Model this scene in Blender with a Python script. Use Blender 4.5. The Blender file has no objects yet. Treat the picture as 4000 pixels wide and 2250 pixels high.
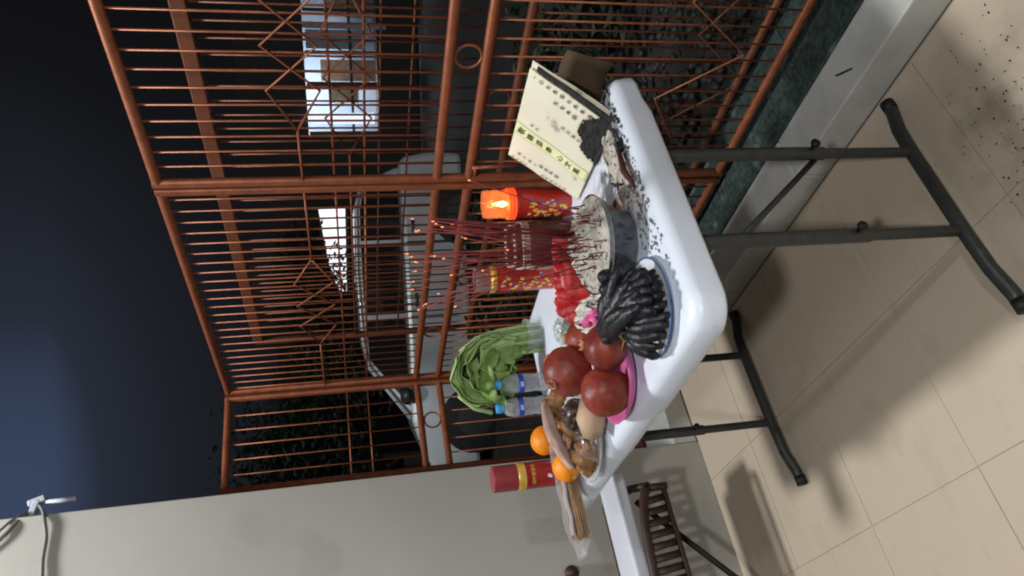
import bpy, bmesh, math, random
from mathutils import Vector, Matrix, noise
random.seed(7)
S = bpy.context.scene
COL = S.collection
R = math.radians

# ------------------------------------------------------------------ camera (phone held sideways: world up is picture left)
cd = bpy.data.cameras.new('camera'); cam = bpy.data.objects.new('camera', cd); COL.objects.link(cam)
cd.sensor_width = 36; cd.lens = 25.70; cd.clip_start = .02; cd.clip_end = 600
right = Vector((.8173, -.5736, -.0546)); down = Vector((-.1739, -.1552, -.9725)); fwd = Vector((.5493, .8043, -.2266))
m3 = Matrix((down, right, -fwd)).transposed()
cam.matrix_world = Matrix.Translation((0, 0, 1.41)) @ m3.to_4x4()
S.camera = cam
# ------------------------------------------------------------------ night sky
w = bpy.data.worlds.new('World'); S.world = w; w.use_nodes = True
wn, wl = w.node_tree.nodes, w.node_tree.links
wn.clear()
wo = wn.new('ShaderNodeOutputWorld'); wb = wn.new('ShaderNodeBackground'); wl.new(wb.outputs[0], wo.inputs[0])
# lamp flare put into the sky colour: bluish glow in one quarter, else black
tc = wn.new('ShaderNodeTexCoord'); sx = wn.new('ShaderNodeSeparateXYZ'); wl.new(tc.outputs['Generated'], sx.inputs[0])
nv = wn.new('ShaderNodeVectorMath'); nv.operation = 'NORMALIZE'; wl.new(tc.outputs['Generated'], nv.inputs[0])
dt = wn.new('ShaderNodeVectorMath'); dt.operation = 'DOT_PRODUCT'; wl.new(nv.outputs[0], dt.inputs[0]); dt.inputs[1].default_value = (.3217, .8699, .3738)
mr = wn.new('ShaderNodeMapRange'); mr.inputs['From Min'].default_value = .82; mr.inputs['From Max'].default_value = 1; wl.new(dt.outputs['Value'], mr.inputs[0])
me_ = wn.new('ShaderNodeMapRange'); me_.inputs['From Min'].default_value = .02; me_.inputs['From Max'].default_value = .33; me_.inputs['To Min'].default_value = .25; wl.new(sx.outputs['Z'], me_.inputs[0])
mu = wn.new('ShaderNodeMath'); mu.operation = 'MULTIPLY'; wl.new(mr.outputs[0], mu.inputs[0]); wl.new(me_.outputs[0], mu.inputs[1])
cr = wn.new('ShaderNodeValToRGB'); wl.new(mu.outputs[0], cr.inputs[0])
cr.color_ramp.elements[0].position = 0; cr.color_ramp.elements[0].color = (.0042, .0042, .0050, 1)
cr.color_ramp.elements[1].position = 1; cr.color_ramp.elements[1].color = (.034, .050, .094, 1)
for q_, c_ in ((.30, (.0056, .0060, .0075, 1)), (.62, (.0105, .0122, .0170, 1)), (.86, (.0165, .0205, .0320, 1))):
    e = cr.color_ramp.elements.new(q_); e.color = c_
wl.new(cr.outputs[0], wb.inputs[0]); wb.inputs[1].default_value = 1.0
# ------------------------------------------------------------------ porch lamps (above the frame), added spot on the car
def lamp(name, loc, power, size, color=(1, .99, .97)):
    l = bpy.data.lights.new(name, 'POINT'); l.energy = power; l.shadow_soft_size = size; l.color = color
    o = bpy.data.objects.new(name, l); o.location = loc; COL.objects.link(o); return o
lamp('porch_lamp_light', (.72, 2.05, 4.3), 345, .20)
lamp('porch_lamp_light', (-.70, -.80, 2.60), 135, .09)
lamp('porch_lamp_light', (.98, -2.2, 2.7), 100, .09)
sl = bpy.data.lights.new('car_spot_light', 'SPOT'); sl.energy = 200; sl.spot_size = R(36); sl.spot_blend = .9; sl.shadow_soft_size = .12; sl.color = (.97, .99, 1)  # unseen spot, added to brighten the front end of the car
slo = bpy.data.objects.new('car_spot_light', sl); slo.location = (2.5, 5.3, 2.9); COL.objects.link(slo)
slo.rotation_euler = (Vector((3.42, 8.05, .45)) - Vector(slo.location)).to_track_quat('-Z', 'Y').to_euler()
lamp('house_room_light', (11.6, 9.9, 2.0), 120, .2, (.86, .93, 1))
S.view_settings.view_transform = 'Standard'; S.view_settings.look = 'None'
S.view_settings.exposure = 0.28; S.view_settings.gamma = 1
S.cycles.use_denoising = True; S.cycles.filter_width = 2.0
try: S.cycles.denoiser = 'OPENIMAGEDENOISE'
except Exception: pass
S.cycles.max_bounces = 8; S.cycles.transparent_max_bounces = 16; S.cycles.caustics_refractive = False; S.cycles.caustics_reflective = False

# ------------------------------------------------------------------ materials
MATS = {}
def mat(name, col, rough=.5, metal=0, col2=None, scale=8, bump=0, bscale=40, emis=None, estr=0, trans=0, ior=1.45, alpha=1, spec=.5,
        spots=None, sscale=30, sth=.62, stretch=None, detail=5, coat=0, sss=0, world=False):
    m = bpy.data.materials.new(name); m.use_nodes = True; MATS[name] = m
    nt = m.node_tree; b = nt.nodes['Principled BSDF']
    b.inputs['Base Color'].default_value = (*col, 1); b.inputs['Roughness'].default_value = rough; b.inputs['Metallic'].default_value = metal
    b.inputs['Specular IOR Level'].default_value = spec; b.inputs['IOR'].default_value = ior
    b.inputs['Transmission Weight'].default_value = trans; b.inputs['Alpha'].default_value = alpha; b.inputs['Coat Weight'].default_value = coat
    if sss: b.inputs['Subsurface Weight'].default_value = sss; b.inputs['Subsurface Scale'].default_value = .02
    t = nt.nodes.new('ShaderNodeTexCoord'); mp = nt.nodes.new('ShaderNodeMapping'); nt.links.new(nt.nodes.new('ShaderNodeNewGeometry').outputs['Position'] if world else t.outputs['Object'], mp.inputs[0])
    if stretch: mp.inputs['Scale'].default_value = stretch
    last = None
    if col2 is not None:
        n = nt.nodes.new('ShaderNodeTexNoise'); n.inputs['Scale'].default_value = scale; n.inputs['Detail'].default_value = detail; n.inputs['Roughness'].default_value = .6
        nt.links.new(mp.outputs[0], n.inputs[0])
        r = nt.nodes.new('ShaderNodeValToRGB'); nt.links.new(n.outputs[0], r.inputs[0])
        r.color_ramp.elements[0].position = .34; r.color_ramp.elements[0].color = (*col, 1)
        r.color_ramp.elements[1].position = .68; r.color_ramp.elements[1].color = (*col2, 1)
        last = r.outputs[0]
    if spots is not None:
        n = nt.nodes.new('ShaderNodeTexNoise'); n.inputs['Scale'].default_value = sscale; n.inputs['Detail'].default_value = 3
        nt.links.new(mp.outputs[0], n.inputs[0])
        r = nt.nodes.new('ShaderNodeValToRGB'); r.color_ramp.elements[0].position = sth; r.color_ramp.elements[1].position = sth + .06
        r.color_ramp.elements[0].color = (0, 0, 0, 1); r.color_ramp.elements[1].color = (1, 1, 1, 1); nt.links.new(n.outputs[0], r.inputs[0])
        mx = nt.nodes.new('ShaderNodeMix'); mx.data_type = 'RGBA'; nt.links.new(r.outputs[0], mx.inputs[0])
        if last is not None: nt.links.new(last, mx.inputs[6])
        else: mx.inputs[6].default_value = (*col, 1)
        mx.inputs[7].default_value = (*spots, 1); last = mx.outputs[2]
    if last is not None: nt.links.new(last, b.inputs['Base Color'])
    if bump:
        n = nt.nodes.new('ShaderNodeTexNoise'); n.inputs['Scale'].default_value = bscale; n.inputs['Detail'].default_value = 4
        nt.links.new(mp.outputs[0], n.inputs[0])
        bp = nt.nodes.new('ShaderNodeBump'); bp.inputs['Strength'].default_value = bump; bp.inputs['Distance'].default_value = .004
        nt.links.new(n.outputs[0], bp.inputs['Height']); nt.links.new(bp.outputs[0], b.inputs['Normal'])
    if emis: b.inputs['Emission Color'].default_value = (*emis, 1); b.inputs['Emission Strength'].default_value = estr
    return m
M = lambda n: MATS[n]
mat('tile', (.52, .44, .345), .48, col2=(.545, .463, .365), scale=5, stretch=(1, 2.5, 1), spots=(.505, .425, .33), sscale=5, sth=.58, bump=.05, bscale=30, detail=8, world=True)
mat('grout', (.44, .37, .29), .9)
mat('wallpaint', (.385, .38, .35), .8, col2=(.425, .42, .39), scale=2.2, bump=.22, bscale=14, spots=(.372, .367, .338), sscale=3, sth=.56, detail=10)
mat('kerbtile', (.55, .56, .54), .5, col2=(.43, .435, .415), scale=7, bump=.2, bscale=40, spots=(.36, .36, .335), sscale=6, sth=.64, detail=8)
mat('granite', (.018, .032, .030), .22, col2=(.060, .088, .082), scale=60, spots=(.11, .14, .13), sscale=9, sth=.62, detail=8)
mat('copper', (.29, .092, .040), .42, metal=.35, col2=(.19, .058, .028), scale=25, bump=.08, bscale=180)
mat('copper_shaded', (.17, .058, .028), .5, metal=.35, col2=(.13, .045, .022), scale=25, bump=.08, bscale=180)  # copper colour darkened for the weaker light on the rear gate
mat('plastic_white', (.735, .81, .93), .34, col2=(.69, .76, .87), scale=9, bump=.12, bscale=220, sss=.05, spots=(.60, .65, .72), sscale=38, sth=.70, detail=9)
mat('leg_metal', (.024, .028, .028), .38, col2=(.04, .044, .042), scale=40, bump=.25, bscale=260)
mat('black_rubber', (.008, .008, .009), .6)
mat('steel', (.16, .165, .175), .24, metal=.9, col2=(.42, .43, .45), scale=6, spots=(.03, .03, .03), sscale=18, sth=.63)
mat('ash', (.30, .28, .24), .95, col2=(.58, .55, .48), scale=34, bump=1.0, bscale=120, spots=(.07, .06, .05), sscale=90, sth=.57)
mat('ashflake', (.10, .10, .105), .95, col2=(.22, .22, .22), scale=50)
mat('blackash', (.010, .010, .011), .9, col2=(.03, .03, .031), scale=60, bump=.6, bscale=200)
mat('stick', (.16, .016, .022), .6, col2=(.24, .028, .034), scale=30)
mat('stick_dark', (.07, .016, .016), .7)
mat('stick_brown', (.42, .24, .08), .6, col2=(.26, .13, .04), scale=40)
mat('ember', (.9, .25, .05), .6, emis=(1, .30, .14), estr=.9)
mat('stickash', (.45, .42, .38), .9)
mat('red_wax', (.55, .035, .022), .3, col2=(.46, .02, .018), scale=12, coat=.3, sss=.1)
mat('red_gloss', (.50, .016, .014), .42, col2=(.34, .008, .009), scale=30, bump=.3, bscale=80)
mat('gold', (.75, .46, .06), .32, metal=.3, col2=(.85, .62, .16), scale=40)
mat('blue_print', (.04, .15, .55), .4)
mat('clear', (.95, .95, .95), .05, trans=1, ior=1.2, col2=None)
mat('flame', (1, .5, .1), .5, emis=(1, .50, .10), estr=14)
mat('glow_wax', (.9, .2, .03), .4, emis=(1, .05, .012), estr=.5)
mat('glow_amber', (1, .45, .1), .4, emis=(1, .26, .03), estr=.30)
mat('clay', (.075, .022, .016), .5, col2=(.12, .035, .025), scale=22, bump=.6, bscale=70, spots=(.20, .07, .045), sscale=32, sth=.6)
mat('clay_trim', (.52, .42, .34), .55, col2=(.38, .27, .20), scale=60, bump=.3, bscale=120)
mat('paper', (.78, .75, .60), .85, col2=(.70, .67, .54), scale=7, bump=.08, bscale=40, spots=(.40, .37, .30), sscale=14, sth=.64)
mat('paper_yellow', (.78, .80, .45), .85, col2=(.72, .74, .42), scale=9)
mat('ink', (.028, .028, .026), .8)
mat('ink_grey', (.17, .16, .15), .85)
mat('cardboard', (.085, .055, .028), .9, col2=(.05, .034, .02), scale=8, bump=.3)
mat('pom', (.105, .013, .010), .44, spec=.42, col2=(.30, .052, .030), scale=15, bump=.3, bscale=55, spots=(.42, .13, .05), sscale=9, sth=.66, coat=0, detail=10)
mat('pom_crown', (.55, .28, .14), .6, col2=(.36, .13, .07), scale=60)
mat('pink', (.58, .13, .34), .35, col2=(.52, .11, .30), scale=8, sss=.15)
mat('black_peel', (.0075, .0085, .012), .42, col2=(.014, .016, .023), scale=30, bump=.6, bscale=90, spots=(.05, .055, .06), sscale=60, sth=.70)
mat('stem_green', (.20, .22, .07), .7, col2=(.10, .10, .03), scale=60)
mat('enamel', (.70, .74, .80), .16, col2=(.66, .70, .77), scale=6)
mat('enamel_rim', (.05, .13, .30), .2)
mat('orange', (.90, .30, .012), .34, col2=(.80, .22, .008), scale=6, bump=.35, bscale=330)
mat('orange_stem', (.55, .52, .16), .7)
mat('root', (.30, .15, .045), .55, col2=(.14, .06, .02), scale=22, bump=.7, bscale=60, coat=.2)
mat('root_dark', (.035, .020, .015), .4, col2=(.07, .04, .03), scale=30, bump=.6, bscale=60, coat=.3)
mat('root_pale', (.50, .36, .24), .6, col2=(.42, .29, .19), scale=12, bump=.3)
mat('strip_pale', (.42, .29, .25), .5, col2=(.34, .22, .18), scale=20, bump=.4, bscale=60)
mat('skin_amber', (.52, .22, .055), .45, col2=(.36, .13, .03), scale=18, bump=.4)
mat('leaf_stalk', (.30, .44, .16), .45, col2=(.44, .58, .28), scale=14, stretch=(1, 1, .25), bump=.2)
mat('leaf', (.15, .27, .06), .52, col2=(.26, .40, .12), scale=14, bump=.5, bscale=35)
mat('leaf_light', (.30, .45, .16), .5, col2=(.47, .62, .29), scale=16, bump=.4, bscale=40)
mat('cap_blue', (.07, .42, .85), .35)
mat('label_blue', (.015, .045, .30), .35, col2=(.03, .10, .45), scale=30)
mat('label_light', (.35, .50, .75), .35)
mat('tissue', (.72, .71, .66), .8, col2=(.60, .58, .52), scale=20, bump=.4, bscale=60, spots=(.12, .11, .10), sscale=45, sth=.66)
mat('tissue_pink', (.80, .22, .45), .7, col2=(.72, .12, .36), scale=20, bump=.4)
mat('canister', (.34, .022, .022), .30, col2=(.28, .018, .020), scale=6, coat=.3)
mat('canister_lid', (.30, .045, .055), .35, col2=(.25, .035, .045), scale=6)
mat('bag_green', (.03, .07, .04), .5, col2=(.10, .14, .09), scale=20)
mat('chair_brown', (.032, .016, .013), .5, col2=(.05, .024, .020), scale=18, bump=.15)
mat('board_white', (.66, .69, .78), .4, col2=(.62, .65, .74), scale=6)
mat('cable', (.16, .17, .16), .5)
mat('cable_pale', (.44, .48, .55), .6)
mat('ground', (.022, .022, .020), .9, col2=(.038, .036, .032), scale=6, bump=.5)
mat('asphalt', (.030, .029, .028), .9, col2=(.042, .040, .038), scale=12, bump=.4, bscale=60)
mat('pebble', (.018, .023, .022), .6, col2=(.038, .046, .043), scale=5)
mat('car_paint', (.46, .49, .50), .3, metal=.25, col2=(.46, .50, .52), scale=4, coat=.6)
mat('car_glass', (.012, .013, .015), .06, spec=.7)
mat('car_dark', (.012, .012, .013), .5)
mat('car_rim', (.06, .062, .065), .4, metal=.5)
mat('headlight', (.75, .78, .80), .1, coat=.5)
mat('shrub', (.010, .018, .008), .6, col2=(.018, .032, .013), scale=12)
mat('bark', (.04, .03, .02), .9)
mat('house_wall', (.055, .052, .05), .85, col2=(.045, .043, .042), scale=5, bump=.2)
mat('room_wall', (.42, .48, .56), .8, col2=(.38, .44, .52), scale=4)
mat('lit_pane', (.9, .92, .98), .4, emis=(.88, .92, 1), estr=1.1)
mat('lit_sign', (.9, .92, .98), .4, emis=(.80, .86, 1), estr=.85)
mat('frame_dark', (.03, .024, .02), .5)
mat('poster', (.70, .62, .40), .7, col2=(.45, .40, .26), scale=30, stretch=(1, .1, 1))
mat('room_brown', (.12, .07, .045), .7, col2=(.2, .13, .09), scale=8)

def film(name, tint, opac, rough=.12, bump=.5, bscale=30, edge=.6):
    m = bpy.data.materials.new(name); m.use_nodes = True; MATS[name] = m; nt = m.node_tree; b = nt.nodes['Principled BSDF']; out = nt.nodes['Material Output']
    b.inputs['Base Color'].default_value = (*tint, 1); b.inputs['Roughness'].default_value = rough; b.inputs['Specular IOR Level'].default_value = .8
    t = nt.nodes.new('ShaderNodeTexCoord'); n = nt.nodes.new('ShaderNodeTexNoise'); n.inputs['Scale'].default_value = bscale; nt.links.new(t.outputs['Object'], n.inputs[0])
    bp = nt.nodes.new('ShaderNodeBump'); bp.inputs['Strength'].default_value = bump; bp.inputs['Distance'].default_value = .006; nt.links.new(n.outputs[0], bp.inputs['Height']); nt.links.new(bp.outputs[0], b.inputs['Normal'])
    fr = nt.nodes.new('ShaderNodeLayerWeight'); fr.inputs[0].default_value = .35; nt.links.new(bp.outputs[0], fr.inputs['Normal'])
    mr = nt.nodes.new('ShaderNodeMapRange'); mr.inputs['To Min'].default_value = opac; mr.inputs['To Max'].default_value = min(1, opac + edge); nt.links.new(fr.outputs['Facing'], mr.inputs[0])
    tr = nt.nodes.new('ShaderNodeBsdfTransparent'); mx = nt.nodes.new('ShaderNodeMixShader')
    nt.links.new(mr.outputs[0], mx.inputs[0]); nt.links.new(tr.outputs[0], mx.inputs[1]); nt.links.new(b.outputs[0], mx.inputs[2]); nt.links.new(mx.outputs[0], out.inputs[0])
film('sleeve', (.74, .72, .76), .05, .10, .9, 28, .30)
film('bag', (.62, .68, .66), .20, .12, 1.0, 40)
film('water_plastic', (.66, .69, .74), .22, .06, .9, 60)
film('candle_glass_grey', (.34, .24, .24), .35, .12, .4, 30)
film('candle_glass', (.80, .34, .16), .20, .10, .3, 30)
film('dish_glass', (.55, .58, .58), .28, .08, .6, 40)
# ------------------------------------------------------------------ mesh helpers
class MB:
    def __init__(s): s.v = []; s.f = []
    def add(s, vs, fs):
        o = len(s.v); s.v += [tuple(v) for v in vs]; s.f += [tuple(i + o for i in f) for f in fs]; return s
    def box(s, c, d, rot=None):
        x, y, z = d[0] / 2, d[1] / 2, d[2] / 2
        vs = [Vector((a * x, b * y, g * z)) for a in (-1, 1) for b in (-1, 1) for g in (-1, 1)]
        if rot is not None: vs = [rot @ v for v in vs]
        vs = [v + Vector(c) for v in vs]
        return s.add(vs, [(0, 1, 3, 2), (4, 6, 7, 5), (0, 4, 5, 1), (2, 3, 7, 6), (0, 2, 6, 4), (1, 5, 7, 3)])
    def tube(s, pts, r, n=10, cap=True, flat=1.0, up=None):
        pts = [Vector(p) for p in pts]; k = len(pts)
        rs = r if isinstance(r, (list, tuple)) else [r] * k
        vs = []; fs = []; a = None
        for i, p in enumerate(pts):
            t = (pts[min(i + 1, k - 1)] - pts[max(i - 1, 0)]).normalized()
            if a is None:
                h = Vector(up) if up else (Vector((0, 0, 1)) if abs(t.z) < .9 else Vector((1, 0, 0)))
                a = (h - t * h.dot(t)).normalized()
            else:
                a = (a - t * a.dot(t)); a = a.normalized() if a.length > 1e-6 else Vector((1, 0, 0))
            b = t.cross(a)
            for j in range(n):
                q = 2 * math.pi * j / n
                vs.append(p + (a * math.cos(q) * flat + b * math.sin(q)) * rs[i])
        for i in range(k - 1):
            for j in range(n):
                j2 = (j + 1) % n
                fs.append((i * n + j, i * n + j2, (i + 1) * n + j2, (i + 1) * n + j))
        if cap: fs.append(tuple(range(n - 1, -1, -1))); fs.append(tuple((k - 1) * n + j for j in range(n)))
        return s.add(vs, fs)
    def lathe(s, prof, c=(0, 0, 0), n=32, wob=0, sd=0, closed=False):
        vs = []; fs = []; k = len(prof); c = Vector(c)
        for i, (r, z) in enumerate(prof):
            for j in range(n):
                q = 2 * math.pi * j / n
                rr = r * (1 + (wob * noise.noise(Vector((math.cos(q) * 1.5 + sd, math.sin(q) * 1.5, z * 20))) if wob else 0))
                vs.append(c + Vector((math.cos(q) * rr, math.sin(q) * rr, z)))
        for i in range(k - 1):
            for j in range(n):
                j2 = (j + 1) % n; fs.append((i * n + j, i * n + j2, (i + 1) * n + j2, (i + 1) * n + j))
        if not closed:
            if prof[0][0] > 1e-5: fs.append(tuple(range(n - 1, -1, -1)))
            if prof[-1][0] > 1e-5: fs.append(tuple((k - 1) * n + j for j in range(n)))
        return s.add(vs, fs)
    def blob(s, c, rad, sub=3, amp=.1, fr=3, sd=0, rot=None, ridge=0):
        bm = bmesh.new(); bmesh.ops.create_icosphere(bm, subdivisions=sub, radius=1)
        c = Vector(c); rad = Vector(rad if isinstance(rad, (tuple, list)) else (rad,) * 3)
        vs = []
        for v in bm.verts:
            d = v.co.copy(); nn = noise.fractal(d * fr + Vector((sd * 7.3, sd * 3.1, sd)), 1, 2, 3)
            if ridge: nn = -abs(nn) * ridge + nn
            p = Vector((d.x * rad.x, d.y * rad.y, d.z * rad.z)) * (1 + amp * nn)
            if rot is not None: p = rot @ p
            vs.append(c + p)
        fs = [tuple(v.index for v in f.verts) for f in bm.faces]; bm.free(); return s.add(vs, fs)
    def grid(s, fn, nu, nv, thick=0):
        vs = [Vector(fn(i / nu, j / nv)) for i in range(nu + 1) for j in range(nv + 1)]
        fs = [(i * (nv + 1) + j, (i + 1) * (nv + 1) + j, (i + 1) * (nv + 1) + j + 1, i * (nv + 1) + j + 1) for i in range(nu) for j in range(nv)]
        return s.add(vs, fs)
    def mesh(s, name, m, smooth=True):
        me = bpy.data.meshes.new(name); me.from_pydata(s.v, [], s.f)
        bm = bmesh.new(); bm.from_mesh(me); bmesh.ops.recalc_face_normals(bm, faces=bm.faces); bm.to_mesh(me); bm.free()
        if smooth:
            for p in me.polygons: p.use_smooth = True
        if m: me.materials.append(M(m) if isinstance(m, str) else m)
        return me
    def build(s, name, m, parent=None, smooth=True, solid=0, bevel=0, sharp=None, sub=0):
        o = link(name, s.mesh(name, m, smooth), parent)
        if solid:
            q = o.modifiers.new('s', 'SOLIDIFY'); q.thickness = solid; q.offset = 0
        if bevel:
            q = o.modifiers.new('b', 'BEVEL'); q.width = bevel; q.segments = 2; q.limit_method = 'ANGLE'; q.angle_limit = R(40)
        if sub:
            q = o.modifiers.new('u', 'SUBSURF'); q.levels = sub; q.render_levels = sub
        if smooth and sharp is not None:
            try:
                for p in o.data.polygons: p.use_smooth = True
                o.data.set_sharp_from_angle(angle=R(sharp))
            except Exception: pass
        return o
def link(name, data, parent=None, loc=None):
    o = bpy.data.objects.new(name, data); COL.objects.link(o)
    if parent is not None:
        o.parent = parent; o.matrix_parent_inverse = parent.matrix_world.inverted() if False else Matrix.Translation(-parent.location)
    if loc is not None: o.location = loc
    return o
def tag(o, label, cat, group=None):
    o['label'] = label; o['category'] = cat
    if group: o['group'] = group
    return o
def thing(name, label, cat, loc, group=None):
    o = bpy.data.objects.new(name, None); COL.objects.link(o); o.location = loc; o.empty_display_size = .05
    return tag(o, label, cat, group)
def struct(o): o['kind'] = 'structure'; return o
def text_mesh(txt, size, extr=.0002):
    c = bpy.data.curves.new('t', 'FONT'); c.body = txt; c.size = size; c.align_x = 'CENTER'; c.align_y = 'CENTER'; c.resolution_u = 2; c.offset = size * .010
    o = bpy.data.objects.new('t', c); COL.objects.link(o)
    dg = bpy.context.evaluated_depsgraph_get(); dg.update()
    me = bpy.data.meshes.new_from_object(o.evaluated_get(dg)); bpy.data.objects.remove(o); bpy.data.curves.remove(c)
    return me
def rotz(a): return Matrix.Rotation(a, 3, 'Z')
def frame(z, x=None):
    z = Vector(z).normalized(); x = Vector(x) if x is not None else (Vector((1, 0, 0)) if abs(z.x) < .9 else Vector((0, 1, 0)))
    y = z.cross(x).normalized(); x = y.cross(z); return Matrix((x, y, z)).transposed()

# ================================================================== SETTING
# floor with separate tiles
TS = .443
fl = struct(MB().box((-.295, .0, -.018), (3.184, 5.398, .03)).build('floor', 'grout', smooth=False))
tme = MB().box((0, 0, 0), (TS - .0020, TS - .0020, .012)).mesh('tile', 'tile', False)
X0, Y0 = .404, 1.431
for i in range(-5, 3):
    for j in range(-6, 3):
        xa, xb = X0 + i * TS, X0 + (i + 1) * TS; ya, yb = Y0 + j * TS, Y0 + (j + 1) * TS
        if xa > 1.28 or ya > 2.69: continue
        if xb > 1.294 or yb > 2.698:
            xb2, yb2 = min(xb, 1.2945), min(yb, 2.6985)
            MB().box(((xa + xb2) / 2, (ya + yb2) / 2, -.006 + random.uniform(-.0006, .0002)), (xb2 - xa - .0020, yb2 - ya - .0020, .012)).build('tile', 'tile', fl, False)
        else:
            o = link('tile', tme, fl, ((xa + xb) / 2, (ya + yb) / 2, -.006 + random.uniform(-.0006, .0002)))
# kerb: low step of pale tiles along the gate and round to the wall
kb = struct(MB().box((1.368, .55, .0455), (.138, 4.3, .095)).build('kerb', 'grout', smooth=False))
def kerbtile(xa, xb, ya, yb, par):
    MB().box(((xa + xb) / 2, (ya + yb) / 2, .0525), (xb - xa, yb - ya, .105)).build('kerb_tile', 'kerbtile', par, False, bevel=.005)
y = -1.6
while y < 2.70:
    kerbtile(1.296, 1.4365, y + .0015, min(y + .60, 2.70) - .0015, kb); y += .60
kb2 = struct(MB().box((1.16, 2.85, .0455), (.27, .29, .093)).build('kerb', 'grout', smooth=False))
kerbtile(1.0215, 1.4365, 2.703, 3.0, kb2)
# granite sill under the gate, in slabs
gs = struct(MB().box((1.64, .55, .044), (.40, 5.2, .09)).build('gate_sill', 'granite', smooth=False))
y = -2.0
while y < 3.1:
    MB().box((1.50, y + .399, .0555), (.124, .797, .109)).build('granite_slab', 'granite', gs, False, bevel=.004)
    MB().box((1.70, y + .399, .046), (.272, .797, .098)).build('granite_slab', 'granite', gs, False, bevel=.004)
    y += .8
# outside ground
g = MB(); g.grid(lambda u, v: (1.84 + u * 150, -80 + v * 200, -.06 - .14 * min(1, u * 60)), 60, 2); struct(g.build('ground', 'ground'))
struct(MB().box((0, 0, -.32), (500, 500, .1)).build('road', 'asphalt', smooth=False))
# pebble bed just outside the gate
pb = MB()
for i in range(900):
    x, y = random.uniform(1.86, 2.75), random.uniform(.2, 3.4); a = random.uniform(.014, .034)
    pb.blob((x, y, -.06 + a * .3), (a, a * random.uniform(.6, 1), a * .6), 1, .25, 2, i, rotz(random.random() * 6))
o = pb.build('pebble_bed', 'pebble'); o['kind'] = 'stuff'; o['label'] = 'dark wet pebbles on the ground outside the gate'

# wall on the left
wl_ = tag(MB().box((-.49, 2.86, 1.6), (3.016, .32, 3.3)).build('wall', 'wallpaint', smooth=False, bevel=.004), 'plain beige rendered wall ending beside the copper gate', 'wall')

tag(MB().box((1.03, -.90, 1.6), (.17, .17, 3.2)).build('light_blocker', 'wallpaint', smooth=False, bevel=.006), 'unseen square beige pillar standing outside the picture', 'blocker')  # out of view, added to block the lamp behind it
# ================================================================== GATE
ZT, ZM1, ZM2, ZB = 1.909, 1.102, 1.001, .135
def lattice(c, z, amp, half, dy=None):
    A = [(c + half, 0), (c + half / 2, amp), (c, -amp), (c - half / 2, amp), (c - half, 0)]
    return [[(a, z + b) for a, b in A], [(a, z - b) for a, b in A]]
def gate_panel(name, label, a, b, axis, const, mat_='copper', dz=0, lat=None, rings=(), rail=.0145, latlow=True, endposts=(True, True), bar0=None, pitch=.0562, btm=None):
    P = (lambda s, z, off=0: (const + off, s, z)) if axis == 'y' else (lambda s, z, off=0: (s, const + off, z))
    t = thing(name, label, 'gate', P((a + b) / 2, ZB + dz), 'copper gate panels')
    zt, z1, z2, zb = ZT + dz, ZM1 + dz, ZM2 + dz, (btm if btm is not None else ZB + dz)
    for z in (zt, z1, z2, zb):
        MB().tube([P(a, z), P(b, z)], rail, 12).build('rail', mat_, t, sharp=50)
    for s, on in ((a, endposts[0]), (b, endposts[1])):
        if on: MB().tube([P(s, zb - rail), P(s, zt + rail * .9)], rail * 1.02, 12).build('post', mat_, t, sharp=50)
    n = int((b - a) / pitch); off = ((b - a) - n * pitch) / 2
    s = (bar0 if bar0 is not None else a + (off if off > .015 else off + pitch))
    while s < b - .02:
        if s > a + .02:
            MB().tube([P(s, z1), P(s, zt)], .0031, 6).build('bar', mat_, t)
            MB().tube([P(s, zb), P(s, z2)], .0031, 6).build('bar', mat_, t)
        s += pitch
    for z in (1.412, 1.322):
        MB().tube([P(a, z + dz, .0065), P(b, z + dz, .0065)], .0035, 6).build('lattice_rod', mat_, t)
    if lat:
        c, half = lat
        for L in lattice(c, 1.505 + dz, .068, half):
            MB().tube([P(q, z, -.0065) for q, z in L], .0036, 6).build('lattice_rod', mat_, t)
        for q0, q1 in ((a, c - half), (c + half, b)):
            if q1 - q0 > .02: MB().tube([P(q0, 1.505 + dz, -.0065), P(q1, 1.505 + dz, -.0065)], .0036, 6).build('lattice_rod', mat_, t)
        if latlow:
            for L in lattice(c, .37 + dz, .11, half * 1.15)[:1]:
                MB().tube([P(q, z, -.0065) for q, z in L], .0034, 6).build('lattice_rod', mat_, t)
    for q in rings:
        zc = (z1 + z2) / 2
        MB().tube([P(q + .036 * math.cos(k * math.pi / 14), zc + .036 * math.sin(k * math.pi / 14)) for k in range(29)], .0042, 8, False).build('ring', mat_, t)
    return t
gate_panel('barred_gate', 'copper gate panel with hexagon lattice, nearest the camera behind the burnt paper', -.35, 1.677, 'y', 1.577, lat=(1.19, .28), rings=(1.217,), bar0=1.1022 - 25 * .0562)
gate_panel('barred_gate', 'copper gate panel behind the incense and candles, next to the corner post', 1.7105, 2.985, 'y', 1.577, lat=(2.34, .28), rings=(2.60,), endposts=(True, True), bar0=1.7475, pitch=.0524)
gate_panel('barred_gate', 'short copper gate panel beside the beige wall', 1.135, 1.545, 'x', 2.987, rings=(1.36,), pitch=.0655, bar0=1.2005)
gate_panel('barred_gate', 'copper gate panel, coloured darker for shade, standing behind the other gate panels', -.5, 2.806, 'y', 1.716, 'copper_shaded', dz=-.143, lat=(1.40, .30), rings=(1.482, 2.43), pitch=.0527, bar0=1.174 - 25 * .0527, btm=.13)
o = MB().box((1.716, 1.15, 1.766), (.032, 3.30, .040)).build('cross_beam', 'copper_shaded', smooth=False, bevel=.003)
tag(o, 'flat copper beam seen through the upper bars of the gate', 'beam')
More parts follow.
